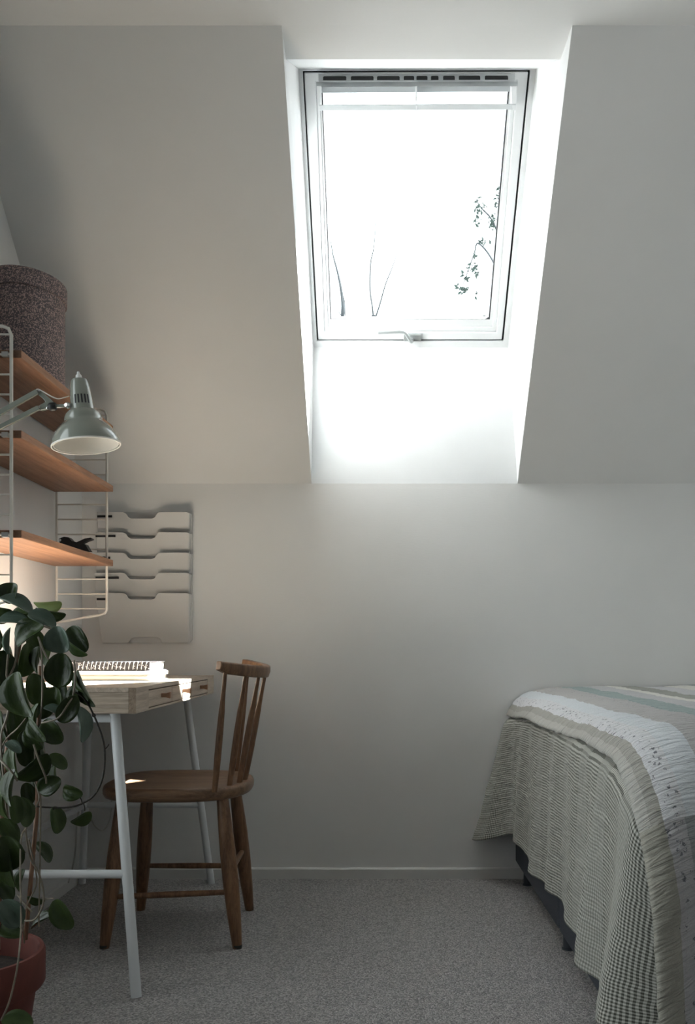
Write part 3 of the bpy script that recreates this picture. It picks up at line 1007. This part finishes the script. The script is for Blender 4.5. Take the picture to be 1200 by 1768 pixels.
SEGS = 64
V, Fc = [], []
prof = [(.15, -.010), (.45, -.009), (.72, -.005), (.88, -.001), (.955, 0), (.985, -.003), (1.0, -.012), (.998, -.024), (.975, -.034), (.93, -.038), (.5, -.038)]
for s, dz in prof:
    for k in range(SEGS):
        x, y = seat_pt(2 * math.pi * k / SEGS, s)
        V.append((x, y, .443 + dz))
for i in range(len(prof) - 1):
    for k in range(SEGS):
        k2 = (k + 1) % SEGS
        Fc.append((i * SEGS + k, i * SEGS + k2, (i + 1) * SEGS + k2, (i + 1) * SEGS + k))
Fc.append(tuple(range(SEGS)))
Fc.append(tuple(range(len(prof) * SEGS - 1, (len(prof) - 1) * SEGS - 1, -1)))
mesh('seat', V, Fc, M['seatwood'], ch, smooth=True, autosmooth=60)
cl = {'nl': ((-.745, 2.625, .412), (-.775, 2.552, 0)), 'nr': ((-.458, 2.62, .412), (-.404, 2.552, 0)),
      'fl': ((-.735, 2.87, .412), (-.772, 2.925, 0)), 'fr': ((-.463, 2.87, .412), (-.424, 2.925, 0))}
rl = [(.0, .0132), (.04, .0145), (.22, .0195), (.42, .0225), (.62, .0225), (.8, .020), (1.0, .0165)]
for k, (a, b_) in cl.items():
    a, b_ = Vector(a), Vector(b_)
    pts = [lerp(b_, a, t) for t, r in rl]
    lg = tube('leg', pts, [r for t, r in rl], M['chairwood'], ch, seg=18)
    lathe('glide', [(.0128, 0), (.0132, .006), (.0132, .010)], M['glide'], lg, b_ - Vector((0, 0, 0.0)), seg=18)


def clp(k, z):
    a, b_ = Vector(cl[k][0]), Vector(cl[k][1])
    return lerp(b_, a, z / .412)


def stretch(a, b_, r=.0085):
    pts = [lerp(a, b_, t) for t in (0, .15, .5, .85, 1)]
    tube('stretcher', pts, [r * .85, r * .95, r * 1.1, r * .95, r * .85], M['chairwood'], ch, seg=12)


stretch(clp('nl', .136), clp('nr', .150))
stretch(clp('fl', .146), clp('fr', .146))
stretch(clp('nr', .205), clp('fr', .195))


def crest_x(y):
    return -.352 - .098 * ((y - 2.738) / .235) ** 2


ns = 21
V, Fc = [], []
for i in range(ns):
    t = i / (ns - 1)
    y = lerp(2.503, 2.973, t)
    e = abs(2 * t - 1)
    x = crest_x(y)
    zt = .784 + .017 * e ** 2
    zb_ = .749 + .020 * e ** 2 + (.008 if e > .98 else 0)
    th = .0095
    dydt = Vector((-.098 * 2 * (y - 2.738) / .235 ** 2, 1, 0)).normalized()
    nrm = Vector((dydt.y, -dydt.x, 0))
    p = Vector((x, y, 0))
    for off, zz in ((-th, zb_), (th, zb_), (th + .006, (zt + zb_) / 2), (th + .006, zt - .003), (th + .002, zt), (-th + .004, zt), (-th + .002, (zt + zb_) / 2)):
        V.append(p + nrm * off + Vector((0, 0, zz)))
m7 = 7
for i in range(ns - 1):
    for k in range(m7):
        k2 = (k + 1) % m7
        Fc.append((i * m7 + k, i * m7 + k2, (i + 1) * m7 + k2, (i + 1) * m7 + k))
Fc.append(tuple(range(m7)))
Fc.append(tuple(range(ns * m7 - 1, (ns - 1) * m7 - 1, -1)))
mesh('crest_rail', V, Fc, M['chairwood'], ch, smooth=True, autosmooth=50, bevel=.002)
for k in range(7):
    t = k / 6
    yb_, yt_ = lerp(2.565, 2.935, t), lerp(2.523, 2.953, t)
    e = 2 * t - 1
    xb = -.415 - .055 * e * e
    a = Vector((xb, yb_, .434))
    b_ = Vector((crest_x(yt_) + .001, yt_, .757 + .012 * e * e))
    rr = [(0, .0078), (.1, .0086), (.3, .0098), (.5, .0096), (.68, .0084), (.72, .0074), (.85, .0060), (1, .0056)]
    tube('spindle', [lerp(a, b_, s) for s, r in rr], [r for s, r in rr], M['chairwood'], ch, seg=12)

# ------------------------------------------------------------------ bed
bed = thing('box_bed', (.95, 2.35, 0), 'low box spring bed with slate base under the quilt', 'bed')
BX = .480
for y0, y1 in ((2.50, 3.30), (1.64, 2.485)):
    bb = box('base', (BX, y0, .068), (1.46, y1, .33), M['boxspring'], bed, bevel=.008, seg=3)
for x, y in ((.515, 3.235), (.518, 2.545), (.530, 2.405), (.53, 1.70), (1.40, 3.235), (1.40, 1.70)):
    lathe('leg', [(.019, 0), (.019, .004), (.016, .006), (.016, .07)], M['bedleg'], bed, (x, y, 0), seg=20)
box('mattress', (BX + .01, 1.66, .331), (1.45, 3.30, .56), M['mattress'], bed, bevel=.03, seg=4)


def nz(x, y, z, s):
    return mnoise.noise(Vector((x * s, y * s, z * s)))


def sstep(a, b_, x):
    t = max(0, min(1, (x - a) / (b_ - a)))
    return t * t * (3 - 2 * t)


# --- small-check coverlet hanging down the side
blk = []
NU, NV = 260, 80
Y0, Y1 = 3.318, 1.50
ZT = .60
uv, V, Fc = [], [], []


def fold_profile(y):
    """outward bulge of the hem along the bed"""
    f = 0
    for yc, wdt, am in ((3.31, .10, .115), (2.93, .07, .020), (2.62, .08, .018), (2.35, .07, .022), (2.10, .07, .020), (1.89, .055, .044), (1.64, .075, .060)):
        f += am * math.exp(-((y - yc) / wdt) ** 2)
    return f


ZTOP = [(1.42, .34), (1.50, .415), (1.56, .485), (1.60, .53), (1.66, .575), (1.74, .605), (1.85, .630), (2.4, .643), (2.8, .640), (3.33, .600)]


def ztop_at(y):
    for (a, za), (b_, zb_) in zip(ZTOP, ZTOP[1:]):
        if y <= b_:
            return lerp(za, zb_, max(0, (y - a) / (b_ - a)))
    return ZTOP[-1][1]


for i in range(NU + 1):
    t = i / NU
    yl = lerp(Y0, Y1, t)
    turn = max(0, (1.63 - yl) / (1.63 - Y1))
    y = yl if turn == 0 else 1.63 - .065 * math.sin(turn * math.pi / 2)
    xturn = .15 * (1 - math.cos(turn * math.pi / 2))
    zh = .205 - .05 * sstep(2.0, 1.6, y) - .05 * math.exp(-((y - 3.31) / .12) ** 2) + .012 * math.sin(y * 9)
    ztop = ztop_at(yl)
    for j in range(NV + 1):
        s = j / NV
        fall = s ** 1.15
        x = .462 - .014 * sstep(0, .12, s) - .006 * s
        x -= fold_profile(yl) * fall
        x += .005 * nz(yl * 3, s * 1.2, 3.1, 2.6) * (.3 + s)
        x += .0022 * nz(yl, s * .45, 1.7, 30)
        x += .0016 * nz(yl * .35, s, 9, 26)
        x += xturn
        zz = lerp(ztop, zh, s)
        if s < .08:       # the upper edge is tucked in under the quilt
            k = 1 - s / .08
            x += .045 * k
            zz += .040 * k * (2 - k) - .03 * k
        V.append((x, y, zz))
        uv.append((t * (Y0 - Y1) * 1.06, s * .42))
for i in range(NU):
    for j in range(NV):
        a = i * (NV + 1) + j
        Fc.append((a, a + 1, a + NV + 2, a + NV + 1))
M['gingham'] = gingham_mat()
cov = mesh('coverlet', V, Fc, M['gingham'], None, smooth=True, uv=uv)
so = cov.modifiers.new('thick', 'SOLIDIFY')
so.thickness = .004
so.offset = 0
tag(cov, 'grey green small-check coverlet hanging down the side of the bed', 'coverlet')

# --- striped quilt over the top and down the foot end
NS, NT = 150, 260
WQ = 1.16
YF = 1.53
RB = .29
uv, V, Fc = [], [], []
YQ0 = 3.322
L1 = YQ0 - (YF + RB)
L2 = math.pi / 2 * RB
L3 = .46
LT = L1 + L2 + L3


def qprofile(a):
    xs = [0.0012 * k for k in range(1000)]
    acc, out = 0, []
    last = None
    for x in xs:
        p = (x, -a * math.exp(-x / .05))
        if last:
            acc += math.hypot(p[0] - last[0], p[1] - last[1])
        out.append((acc, p))
        last = p
    return out


import bisect
PROFS = {}


def qprof(a, s):
    key = round(a, 3)
    if key not in PROFS:
        pr = qprofile(key)
        PROFS[key] = ([q[0] for q in pr], pr)
    ks, pr = PROFS[key]
    i = min(bisect.bisect_left(ks, s), len(pr) - 1)
    return pr[i][1]


for j in range(NT + 1):
    tt = j / NT * LT
    if tt < L1:
        y, dz, q = YQ0 - tt, 0, 0
    elif tt < L1 + L2:
        an = (tt - L1) / RB
        y, dz, q = YF + RB - RB * math.sin(an), -RB * (1 - math.cos(an)), an / (math.pi / 2)
    else:
        y, dz, q = YF - .03 * ((tt - L1 - L2) / L3), -RB - (tt - L1 - L2), 1
    qe = sstep(L1 + .02, L1 + L2 + .25, tt)
    amp = lerp(.066, .105, sstep(2.7, 3.3, y)) * (1 - .55 * q)
    for i in range(NS + 1):
        s = i / NS * WQ
        px_, pz_ = qprof(amp, s)
        x = .441 + px_ - .010 * math.sin(y * 5.3) * math.exp(-s / .08)
        ztop = .693 + .006 * sstep(2.6, 3.3, y) + .010 * sstep(.55, .75, s) * sstep(2.9, 3.3, y)
        z = ztop + pz_ + dz
        wob = .006 * nz(x * 1.0, tt, 5, 4.5) + .0034 * nz(x * .35, tt, 2, 34) + .0014 * nz(x, tt, 8, 60)
        # seams sink between the strips
        for sm in (.020, .046, .088, .138, .245, .325, .40, .445, .53, .62, .70):
            wob -= .0022 * math.exp(-((s - sm) / .004) ** 2)
        ny, nzz = -math.sin(q * math.pi / 2), math.cos(q * math.pi / 2)
        V.append((x + .002 * nz(x, tt, 3, 40), min(y + ny * wob - .012 * q * math.sin(s * 26) - .11 * qe * math.exp(-(s / .075) ** 2), 3.324), max(z + nzz * wob, .02)))
        uv.append((s, tt))
for j in range(NT):
    for i in range(NS):
        a = j * (NS + 1) + i
        Fc.append((a, a + 1, a + NS + 2, a + NS + 1))
M['quilt'] = quilt_mat(L1 + L2 * .62)
qo = mesh('quilt', V, Fc, M['quilt'], None, smooth=True, uv=uv)
so = qo.modifiers.new('thick', 'SOLIDIFY')
so.thickness = .008
so.offset = -1
tag(qo, 'patchwork quilt of grey, white and teal stripes over the bed', 'quilt')

# ------------------------------------------------------------------ plant
PC = Vector((-.802, 1.755, 0))
pl = thing('potted_hoya', PC, 'trailing hoya with waxy oval leaves in a terracotta pot', 'plant')
PR, PH = .147, .252
pot_prof = [(.100, 0), (.104, .004), (.131, .178), (.1315, .180), (.143, .182), (PR, .188), (PR, PH - .006), (PR - .003, PH), (PR - .010, PH), (PR - .014, PH - .005), (.126, .175), (.118, .12), (.02, .12)]
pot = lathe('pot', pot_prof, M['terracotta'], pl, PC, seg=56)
lathe('soil', [(.124, .168), (.123, .206), (.08, .213), (.02, .216)], M['soil'], pl, PC, seg=40)

# leaf meshes: waxy oval with a fold along the midrib, closed and about a millimetre thick


def leaf_mesh(name, wid, cup, bend, tip):
    nu, nv = 12, 3
    V, Fc = [], []
    for side in (0, 1):
        for i in range(nu + 1):
            t = .5 - .5 * math.cos(math.pi * i / nu)
            w = wid * .5 * max(.02, 2 * math.sqrt(max(0, t * (1 - t))) * (1 + .10 * (.45 - t)))
            if t > .9:
                w *= 1 - tip * (t - .9) * 3
            for j in range(-nv, nv + 1):
                s = j / nv
                z = cup * (s * w) ** 2 * 8 - bend * (t - .35) ** 2 * 1.2 - .006 * (1 - abs(s)) ** 3
                V.append((t, s * w, z - side * .018))
    row = 2 * nv + 1
    off = (nu + 1) * row
    for side in (0, 1):
        for i in range(nu):
            for j in range(row - 1):
                a = side * off + i * row + j
                q = (a, a + 1, a + row + 1, a + row)
                Fc.append(q if side == 0 else q[::-1])
    rim_ = [j for j in range(row)] + [i * row + row - 1 for i in range(1, nu + 1)] + [nu * row + j for j in range(row - 2, -1, -1)] + [i * row for i in range(nu - 1, 0, -1)]
    for k in range(len(rim_)):
        a, b_ = rim_[k], rim_[(k + 1) % len(rim_)]
        Fc.append((a, b_, off + b_, off + a))
    me = bpy.data.meshes.new(name)
    me.from_pydata(V, [], Fc)
    bm = bmesh.new()
    bm.from_mesh(me)
    bmesh.ops.recalc_face_normals(bm, faces=bm.faces)
    bm.to_mesh(me)
    bm.free()
    me.polygons.foreach_set('use_smooth', [True] * len(me.polygons))
    me.update()
    return me


VAR = []
for tone in ('leaf_dark', 'leaf_mid', 'leaf_blue', 'leaf_pale'):
    row = []
    for wv in (.62, .76, .92):
        me = leaf_mesh('leaf', wv, .25, .10, .35)
        me.materials.append(M[tone])
        row.append((wv, me))
    VAR.append(row)
TONE = {'d': 0, 'm': 1, 'b': 2, 'p': 3}
LEAVES = [
    (18, 1024, 36, 34, 95, 'd', 0, -.02), (28, 1043, 60, 15, 20, 'b', 1, -.04), (6, 1058, 32, 27, 15, 'd', 0, -.05), (34, 1058, 29, 13, -8, 'm', 1, 0),
    (22, 1072, 52, 19, -4, 'b', 1, -.06), (82, 1043, 48, 17, -16, 'p', -1, .03), (87, 1058, 51, 18, 13, 'd', -1, 0), (73, 1069, 47, 22, 14, 'b', 1, -.05),
    (50, 1095, 58, 38, -32, 'd', 1, -.06), (103, 1105, 46, 43, 80, 'b', 1, -.08), (134, 1104, 50, 38, 58, 'd', 0, -.02), (134, 1121, 36, 16, 50, 'm', -1, -.04),
    (15, 1110, 52, 14, 92, 'b', 1, -.03), (99, 1085, 32, 9, 18, 'p', -1, .04), (45, 1140, 58, 24, 100, 'm', 0, .02), (64, 1140, 46, 20, 112, 'd', 0, .01),
    (103, 1158, 60, 44, 98, 'd', 0, -.03), (38, 1200, 79, 53, 82, 'd', 0, -.11), (3, 1160, 72, 28, 95, 'd', 0, -.04), (60, 1190, 54, 28, 85, 'm', 0, .03),
    (93, 1208, 42, 40, 100, 'm', 0, .01), (117, 1225, 54, 32, 122, 'd', 0, -.05), (146, 1190, 68, 27, 66, 'd', 0, 0), (137, 1178, 42, 14, 68, 'm', 0, -.01),
    (92, 1227, 34, 11, 22, 'b', 1, -.03), (140, 1250, 62, 9, 86, 'b', 1, -.03), (62, 1238, 46, 17, 95, 'm', 0, -.01), (133, 1206, 52, 26, 92, 'd', 0, .02),
    (63, 1262, 46, 27, 48, 'd', 0, -.07), (57, 1278, 42, 24, 60, 'd', 0, -.04), (91, 1263, 48, 38, 56, 'd', 0, -.02), (23, 1290, 32, 14, 38, 'b', 1, -.09),
    (24, 1316, 54, 27, 92, 'm', 0, -.05), (55, 1326, 72, 28, 130, 'd', 0, -.02), (46, 1292, 64, 32, 84, 'd', 0, .02), (100, 1315, 36, 19, 32, 'm', 0, 0),
    (85, 1356, 44, 34, 150, 'd', 0, -.02), (96, 1338, 38, 15, 78, 'm', 0, .03), (19, 1360, 64, 27, 98, 'd', 1, -.09), (28, 1398, 48, 21, 80, 'm', 0, -.06),
    (41, 1402, 52, 20, 74, 'm', 0, -.03), (5, 1388, 54, 26, 95, 'm', 0, -.04), (125, 1367, 36, 27, 12, 'm', 0, .05), (97, 1416, 46, 19, 84, 'm', 0, .05),
    (140, 1413, 40, 19, 138, 'm', -1, .05), (13, 1437, 54, 22, 55, 'm', 0, -.02), (10, 1475, 62, 52, 80, 'd', 0, -.05), (74, 1471, 42, 11, 58, 'd', 0, .07),
    (76, 1298, 62, 24, 100, 'd', 0, .05), (4, 1322, 60, 26, 96, 'd', 0, .0), (15, 1492, 82, 42, 86, 'd', 0, -.03), (19, 1578, 53, 35, 52, 'b', 1, -.10),
    (108, 1580, 58, 36, 66, 'm', 1, -.05), (62, 1553, 30, 16, 18, 'd', 0, .03), (71, 1590, 44, 10, -18, 'd', 0, .05), (30, 1763, 52, 19, 4, 'm', 0, -.14),
    (16, 1608, 44, 22, 20, 'd', 0, .0), (8, 1535, 46, 24, 60, 'd', 0, -.01), (47, 1372, 40, 20, 84, 'd', 0, .05), (28, 1250, 60, 30, 88, 'm', 0, .04),
    (70, 1345, 48, 24, 96, 'd', 0, .06), (6, 1258, 60, 30, 90, 'd', 0, .03), (76, 1215, 56, 28, 96, 'd', 0, .06), (20, 1140, 48, 26, 90, 'd', 0, .06),
    (112, 1190, 54, 28, 86, 'd', 0, .05), (50, 1060, 38, 18, 20, 'd', -1, .05), (60, 1110, 50, 26, 80, 'm', 0, .06), (85, 1125, 48, 24, 100, 'm', 0, .06),
    (30, 1450, 52, 24, 70, 'd', 0, .03), (36, 1520, 40, 18, 110, 'd', 0, .04), (-20, 1100, 60, 44, 70, 'd', 0, 0), (-30, 1180, 70, 50, 85, 'd', 0, .02),
    (-25, 1290, 64, 42, 95, 'd', 0, 0), (-30, 1380, 66, 44, 80, 'm', 0, .02), (-25, 1460, 60, 44, 90, 'd', 0, 0), (-35, 1540, 56, 40, 75, 'd', 0, .02),
    (-45, 1240, 60, 40, 85, 'm', 0, .05), (-40, 1040, 56, 38, 40, 'b', 1, .0), (-60, 1130, 60, 40, 60, 'd', 0, .04), (-60, 1340, 60, 40, 100, 'd', 0, .05),
]
PD = 1.765
inv = Matrix.Translation(-PC)
for (cx, cy, L, W, ang, tone, tilt, dd) in LEAVES:
    d = PD + dd
    sm = d / F
    ln = L * sm * 1.03
    ratio = W / L
    k = 0 if ratio < .64 else (1 if ratio < .82 else 2)
    wv, me = VAR[TONE[tone]][k]
    ca = R(ang)
    ax = Vector((math.cos(ca), 0, -math.sin(ca)))       # image down is -z
    if ax.z > .2:
        ax = -ax
    # roll about the long axis so that the width foreshortens as seen
    cr = max(.12, min(1, ratio / wv))
    roll = math.acos(cr)
    if tilt == 0:
        roll *= random.choice((-1, 1))
    toward = Vector((0, -1, 0))
    side = toward.cross(ax).normalized()
    # normal: start facing the viewer, roll up (tilt 1) or down (tilt -1)
    sgn = 1 if side.z > 0 else -1
    up = side * sgn
    lean = roll * (tilt if tilt else (1 if roll > 0 else -1)) if tilt else roll
    nrm = (toward * math.cos(lean) + up * math.sin(lean)).normalized()
    pitch = random.uniform(-.3, .25)
    ax2 = (ax * math.cos(pitch) + nrm * math.sin(pitch)).normalized()
    nrm2 = (nrm - ax2 * nrm.dot(ax2)).normalized()
    yv = nrm2.cross(ax2)
    ln /= max(.8, math.cos(pitch))
    cpos = at(cx, cy, d)
    org = cpos - ax2 * ln * .5
    m4 = Matrix((ax2, yv, nrm2)).transposed().to_4x4()
    m4 = Matrix.Translation(org) @ m4 @ Matrix.Diagonal((ln, ln, ln, 1))
    o = bpy.data.objects.new('leaf', me)
    COL.objects.link(o)
    o.parent = pl
    o.matrix_parent_inverse = inv
    o.matrix_basis = m4

vp = lambda l: smooth_path([at(x, y, PD + dd) for x, y, dd in l], 5)
for pts, r, mt in (
    ([(44, 1622, .04), (55, 1500, .04), (64, 1390, .05), (66, 1290, .06), (70, 1150, .07)], .0042, 'stake'),
    ([(-4, 1640, .0), (4, 1400, .03), (20, 1220, .04), (33, 1110, .05)], .0048, 'stake'),
    ([(-50, 1650, .0), (-44, 1400, .03), (-36, 1200, .04), (-30, 1080, .05)], .0045, 'stake'),
):
    tube('stake', vp(pts), r, M[mt], pl, seg=10)
for pts, r, mt in (
    ([(12, 1620, .02), (20, 1500, .03), (5, 1330, -.04), (2, 1270, -.05), (14, 1230, -.05), (26, 1140, -.02), (30, 1090, 0), (60, 1078, 0), (95, 1088, 0)], .0022, 'vine'),
    ([(14, 1130, -.05), (12, 1170, -.06), (26, 1146, -.04), (34, 1100, -.02)], .0020, 'vine'),
    ([(67, 1600, .03), (70, 1400, 0), (68, 1350, 0), (60, 1300, .01), (72, 1220, -.02), (72, 1130, -.02), (66, 1100, -.02), (78, 1130, -.04), (90, 1145, -.03)], .0016, 'vine'),
    ([(128, 1140, -.04), (130, 1170, -.05), (126, 1200, -.05), (118, 1215, -.06), (100, 1240, -.06), (72, 1248, -.04)], .0018, 'vine'),
    ([(45, 1240, -.06), (30, 1258, -.07), (14, 1272, -.05), (2, 1290, -.04)], .0014, 'vine'),
    ([(58, 1285, -.05), (66, 1310, -.05), (78, 1340, -.05), (80, 1352, -.03)], .0018, 'vine'),
    ([(0, 1312, -.08), (10, 1322, -.09), (22, 1335, -.09), (30, 1348, -.08)], .0020, 'vine'),
    ([(60, 1350, 0), (68, 1378, -.02), (58, 1400, -.02), (45, 1430, -.02), (37, 1445, -.04), (35, 1500, -.08), (36, 1560, -.10), (36, 1610, -.12), (32, 1655, -.162), (26, 1690, -.165), (16, 1730, -.16), (2, 1762, -.155)], .0018, 'vine'),
    ([(42, 1420, 0), (52, 1480, 0), (66, 1505, -.02), (75, 1540, -.03), (73, 1566, -.04), (62, 1586, -.04), (50, 1590, -.03), (38, 1589, -.02)], .0019, 'vine'),
    ([(50, 1450, .0), (62, 1505, -.01), (62, 1530, -.01), (48, 1560, -.01), (40, 1590, 0), (42, 1628, .02)], .0015, 'vine'),
    ([(30, 1545, -.02), (42, 1560, -.03), (55, 1574, -.03)], .0016, 'vine'),
    ([(75, 1552, -.03), (82, 1552, -.035), (92, 1551, -.045)], .0015, 'vine'),
    ([(130, 1195, -.01), (147, 1208, 0), (162, 1235, .02), (176, 1270, .03), (181, 1300, .04), (178, 1340, .05), (165, 1370, .05), (145, 1386, .05), (118, 1394, .05), (84, 1394, .05), (50, 1391, .03)], .0019, 'vinedark'),
    ([(181, 1294, .04), (185, 1290, .04), (188, 1285, .04)], .0011, 'vinedark'),
    ([(142, 1388, .05), (140, 1380, .05), (136, 1374, .05)], .0012, 'vinedark'),
    ([(144, 1386, .05), (146, 1394, .05), (146, 1400, .05)], .0012, 'vinedark'),
    ([(94, 1395, .05), (92, 1398, .05)], .0012, 'vinedark'),
    ([(62, 1060, -.02), (60, 1074, -.02), (48, 1084, -.02), (30, 1100, 0)], .0018, 'vine'),
    ([(8, 1100, 0), (4, 1110, 0), (14, 1122, 0), (20, 1130, .02)], .0016, 'vine'),
):
    tube('vine', vp(pts), r, M[mt], pl, seg=6)
nd = at(162, 1235, PD + .02)
lathe('vine_node', [(.0015, -.004), (.0038, -.002), (.0038, .002), (.0015, .004)], M['vinedark'], pl, nd, axis=(.4, 0, -1), seg=12)

# ------------------------------------------------------------------ cable behind the desk
cb = tube('power_cable', smooth_path([at(192, 1372, 3.315), at(193, 1395, 3.31), at(188, 1420, 3.30), at(176, 1434, 3.29), at(163, 1424, 3.28), at(152, 1402, 3.27), at(140, 1392, 3.2), at(133, 1420, 3.15), at(131, 1460, 3.13), at(126, 1496, 3.12), at(118, 1524, 3.12)], 6), .0028, M['cable'], None, seg=8)
tag(cb, 'white power cable looping behind the desk legs', 'cable')

# ------------------------------------------------------------------ trees outside the roof window


def far(px, py, d):
    return at(px, py, d)


TD = 9.0


def branch(parent, pts, r0, r1, d=TD):
    p = smooth_path([far(x, y, d + dd) for x, y, dd in pts], 4)
    n = len(p)
    return tube('branch', p, [lerp(r0, r1, k / (n - 1)) for k in range(n)], M['bark'], parent, seg=6)


t1 = thing('bare_tree', far(592, 1500, TD), 'bare tree at the left of the roof window pane', 'tree')
p = [far(589, 560, TD), far(591, 900, TD), far(592, 1500, TD)]
tube('trunk', p, [.022, .06, .09], M['bark'], t1, seg=8)
branch(t1, [(590, 570, 0), (592, 530, 0), (589, 500, 0), (583, 470, 0), (575, 440, 0), (571, 415, 0)], .022, .003)
branch(t1, [(592, 548, 0), (583, 535, .2), (577, 520, .3)], .006, .002)
branch(t1, [(589, 505, 0), (594, 520, 0.1), (596, 545, 0.1)], .010, .006)
t2 = thing('slender_tree', far(648, 1500, TD + .5), 'slender forked tree behind the roof window handle', 'tree')
tube('trunk', [far(645, 545, TD + .5), far(646, 900, TD + .5), far(648, 1500, TD + .5)], [.022, .06, .09], M['bark'], t2, seg=8)
branch(t2, [(646, 560, .5), (643, 530, .5), (639, 500, .5), (640, 455, .5), (645, 430, .5), (648, 395, .5), (650, 358, .5)], .010, .002)
branch(t2, [(646, 556, .5), (656, 525, .5), (666, 490, .5), (678, 460, .5), (690, 422, .5)], .009, .002)
t3 = thing('leafy_tree', far(840, 1500, TD - .5), 'leafy tree at the right edge of the roof window pane', 'tree')
tube('trunk', [far(872, 300, TD - .5), far(866, 560, TD - .5), far(860, 900, TD - .5), far(850, 1500, TD - .5)], [.02, .05, .07, .09], M['bark'], t3, seg=8)
branch(t3, [(866, 480, -.5), (845, 440, -.5), (825, 420, -.5), (818, 440, -.5), (800, 490, -.5)], .012, .003)
branch(t3, [(866, 420, -.5), (850, 380, -.5), (832, 360, -.5), (822, 345, -.5)], .012, .003)
rnd = random.Random(5)
V, Fc = [], []
for (x, y, rx, ry, n) in ((826, 362, 7, 20, 60), (850, 385, 8, 14, 60), (858, 350, 6, 12, 25), (832, 418, 5, 6, 16), (845, 418, 2, 3, 5), (820, 440, 4, 6, 12), (815, 462, 8, 9, 28), (824, 470, 4, 8, 12),
                          (798, 472, 1.5, 8, 8), (803, 500, 9, 5, 34), (789, 495, 2, 4, 7), (822, 510, 3, 8, 7), (806, 482, 3, 3, 6), (838, 549, 6, 3, 12), (862, 330, 3, 12, 14)):
    for k in range(n):
        c_ = far(rnd.gauss(x, rx * .55), rnd.gauss(y, ry * .55), TD - .5 + rnd.uniform(-.15, .15))
        q = Quaternion((rnd.gauss(0, 1), rnd.gauss(0, 1), rnd.gauss(0, 1), rnd.gauss(0, 1))).normalized()
        s = rnd.uniform(.012, .022)
        b0 = len(V)
        for vx, vy, vz in ((-1.4, 0, 0), (0, -.6, .1), (1.4, 0, 0), (0, .6, .1)):
            V.append(c_ + q @ Vector((vx, vy, vz)) * s)
        Fc.append((b0, b0 + 1, b0 + 2, b0 + 3))
fo = mesh('foliage', V, Fc, M['outleaf'], t3, fixn=False)
fo['kind'] = 'stuff'
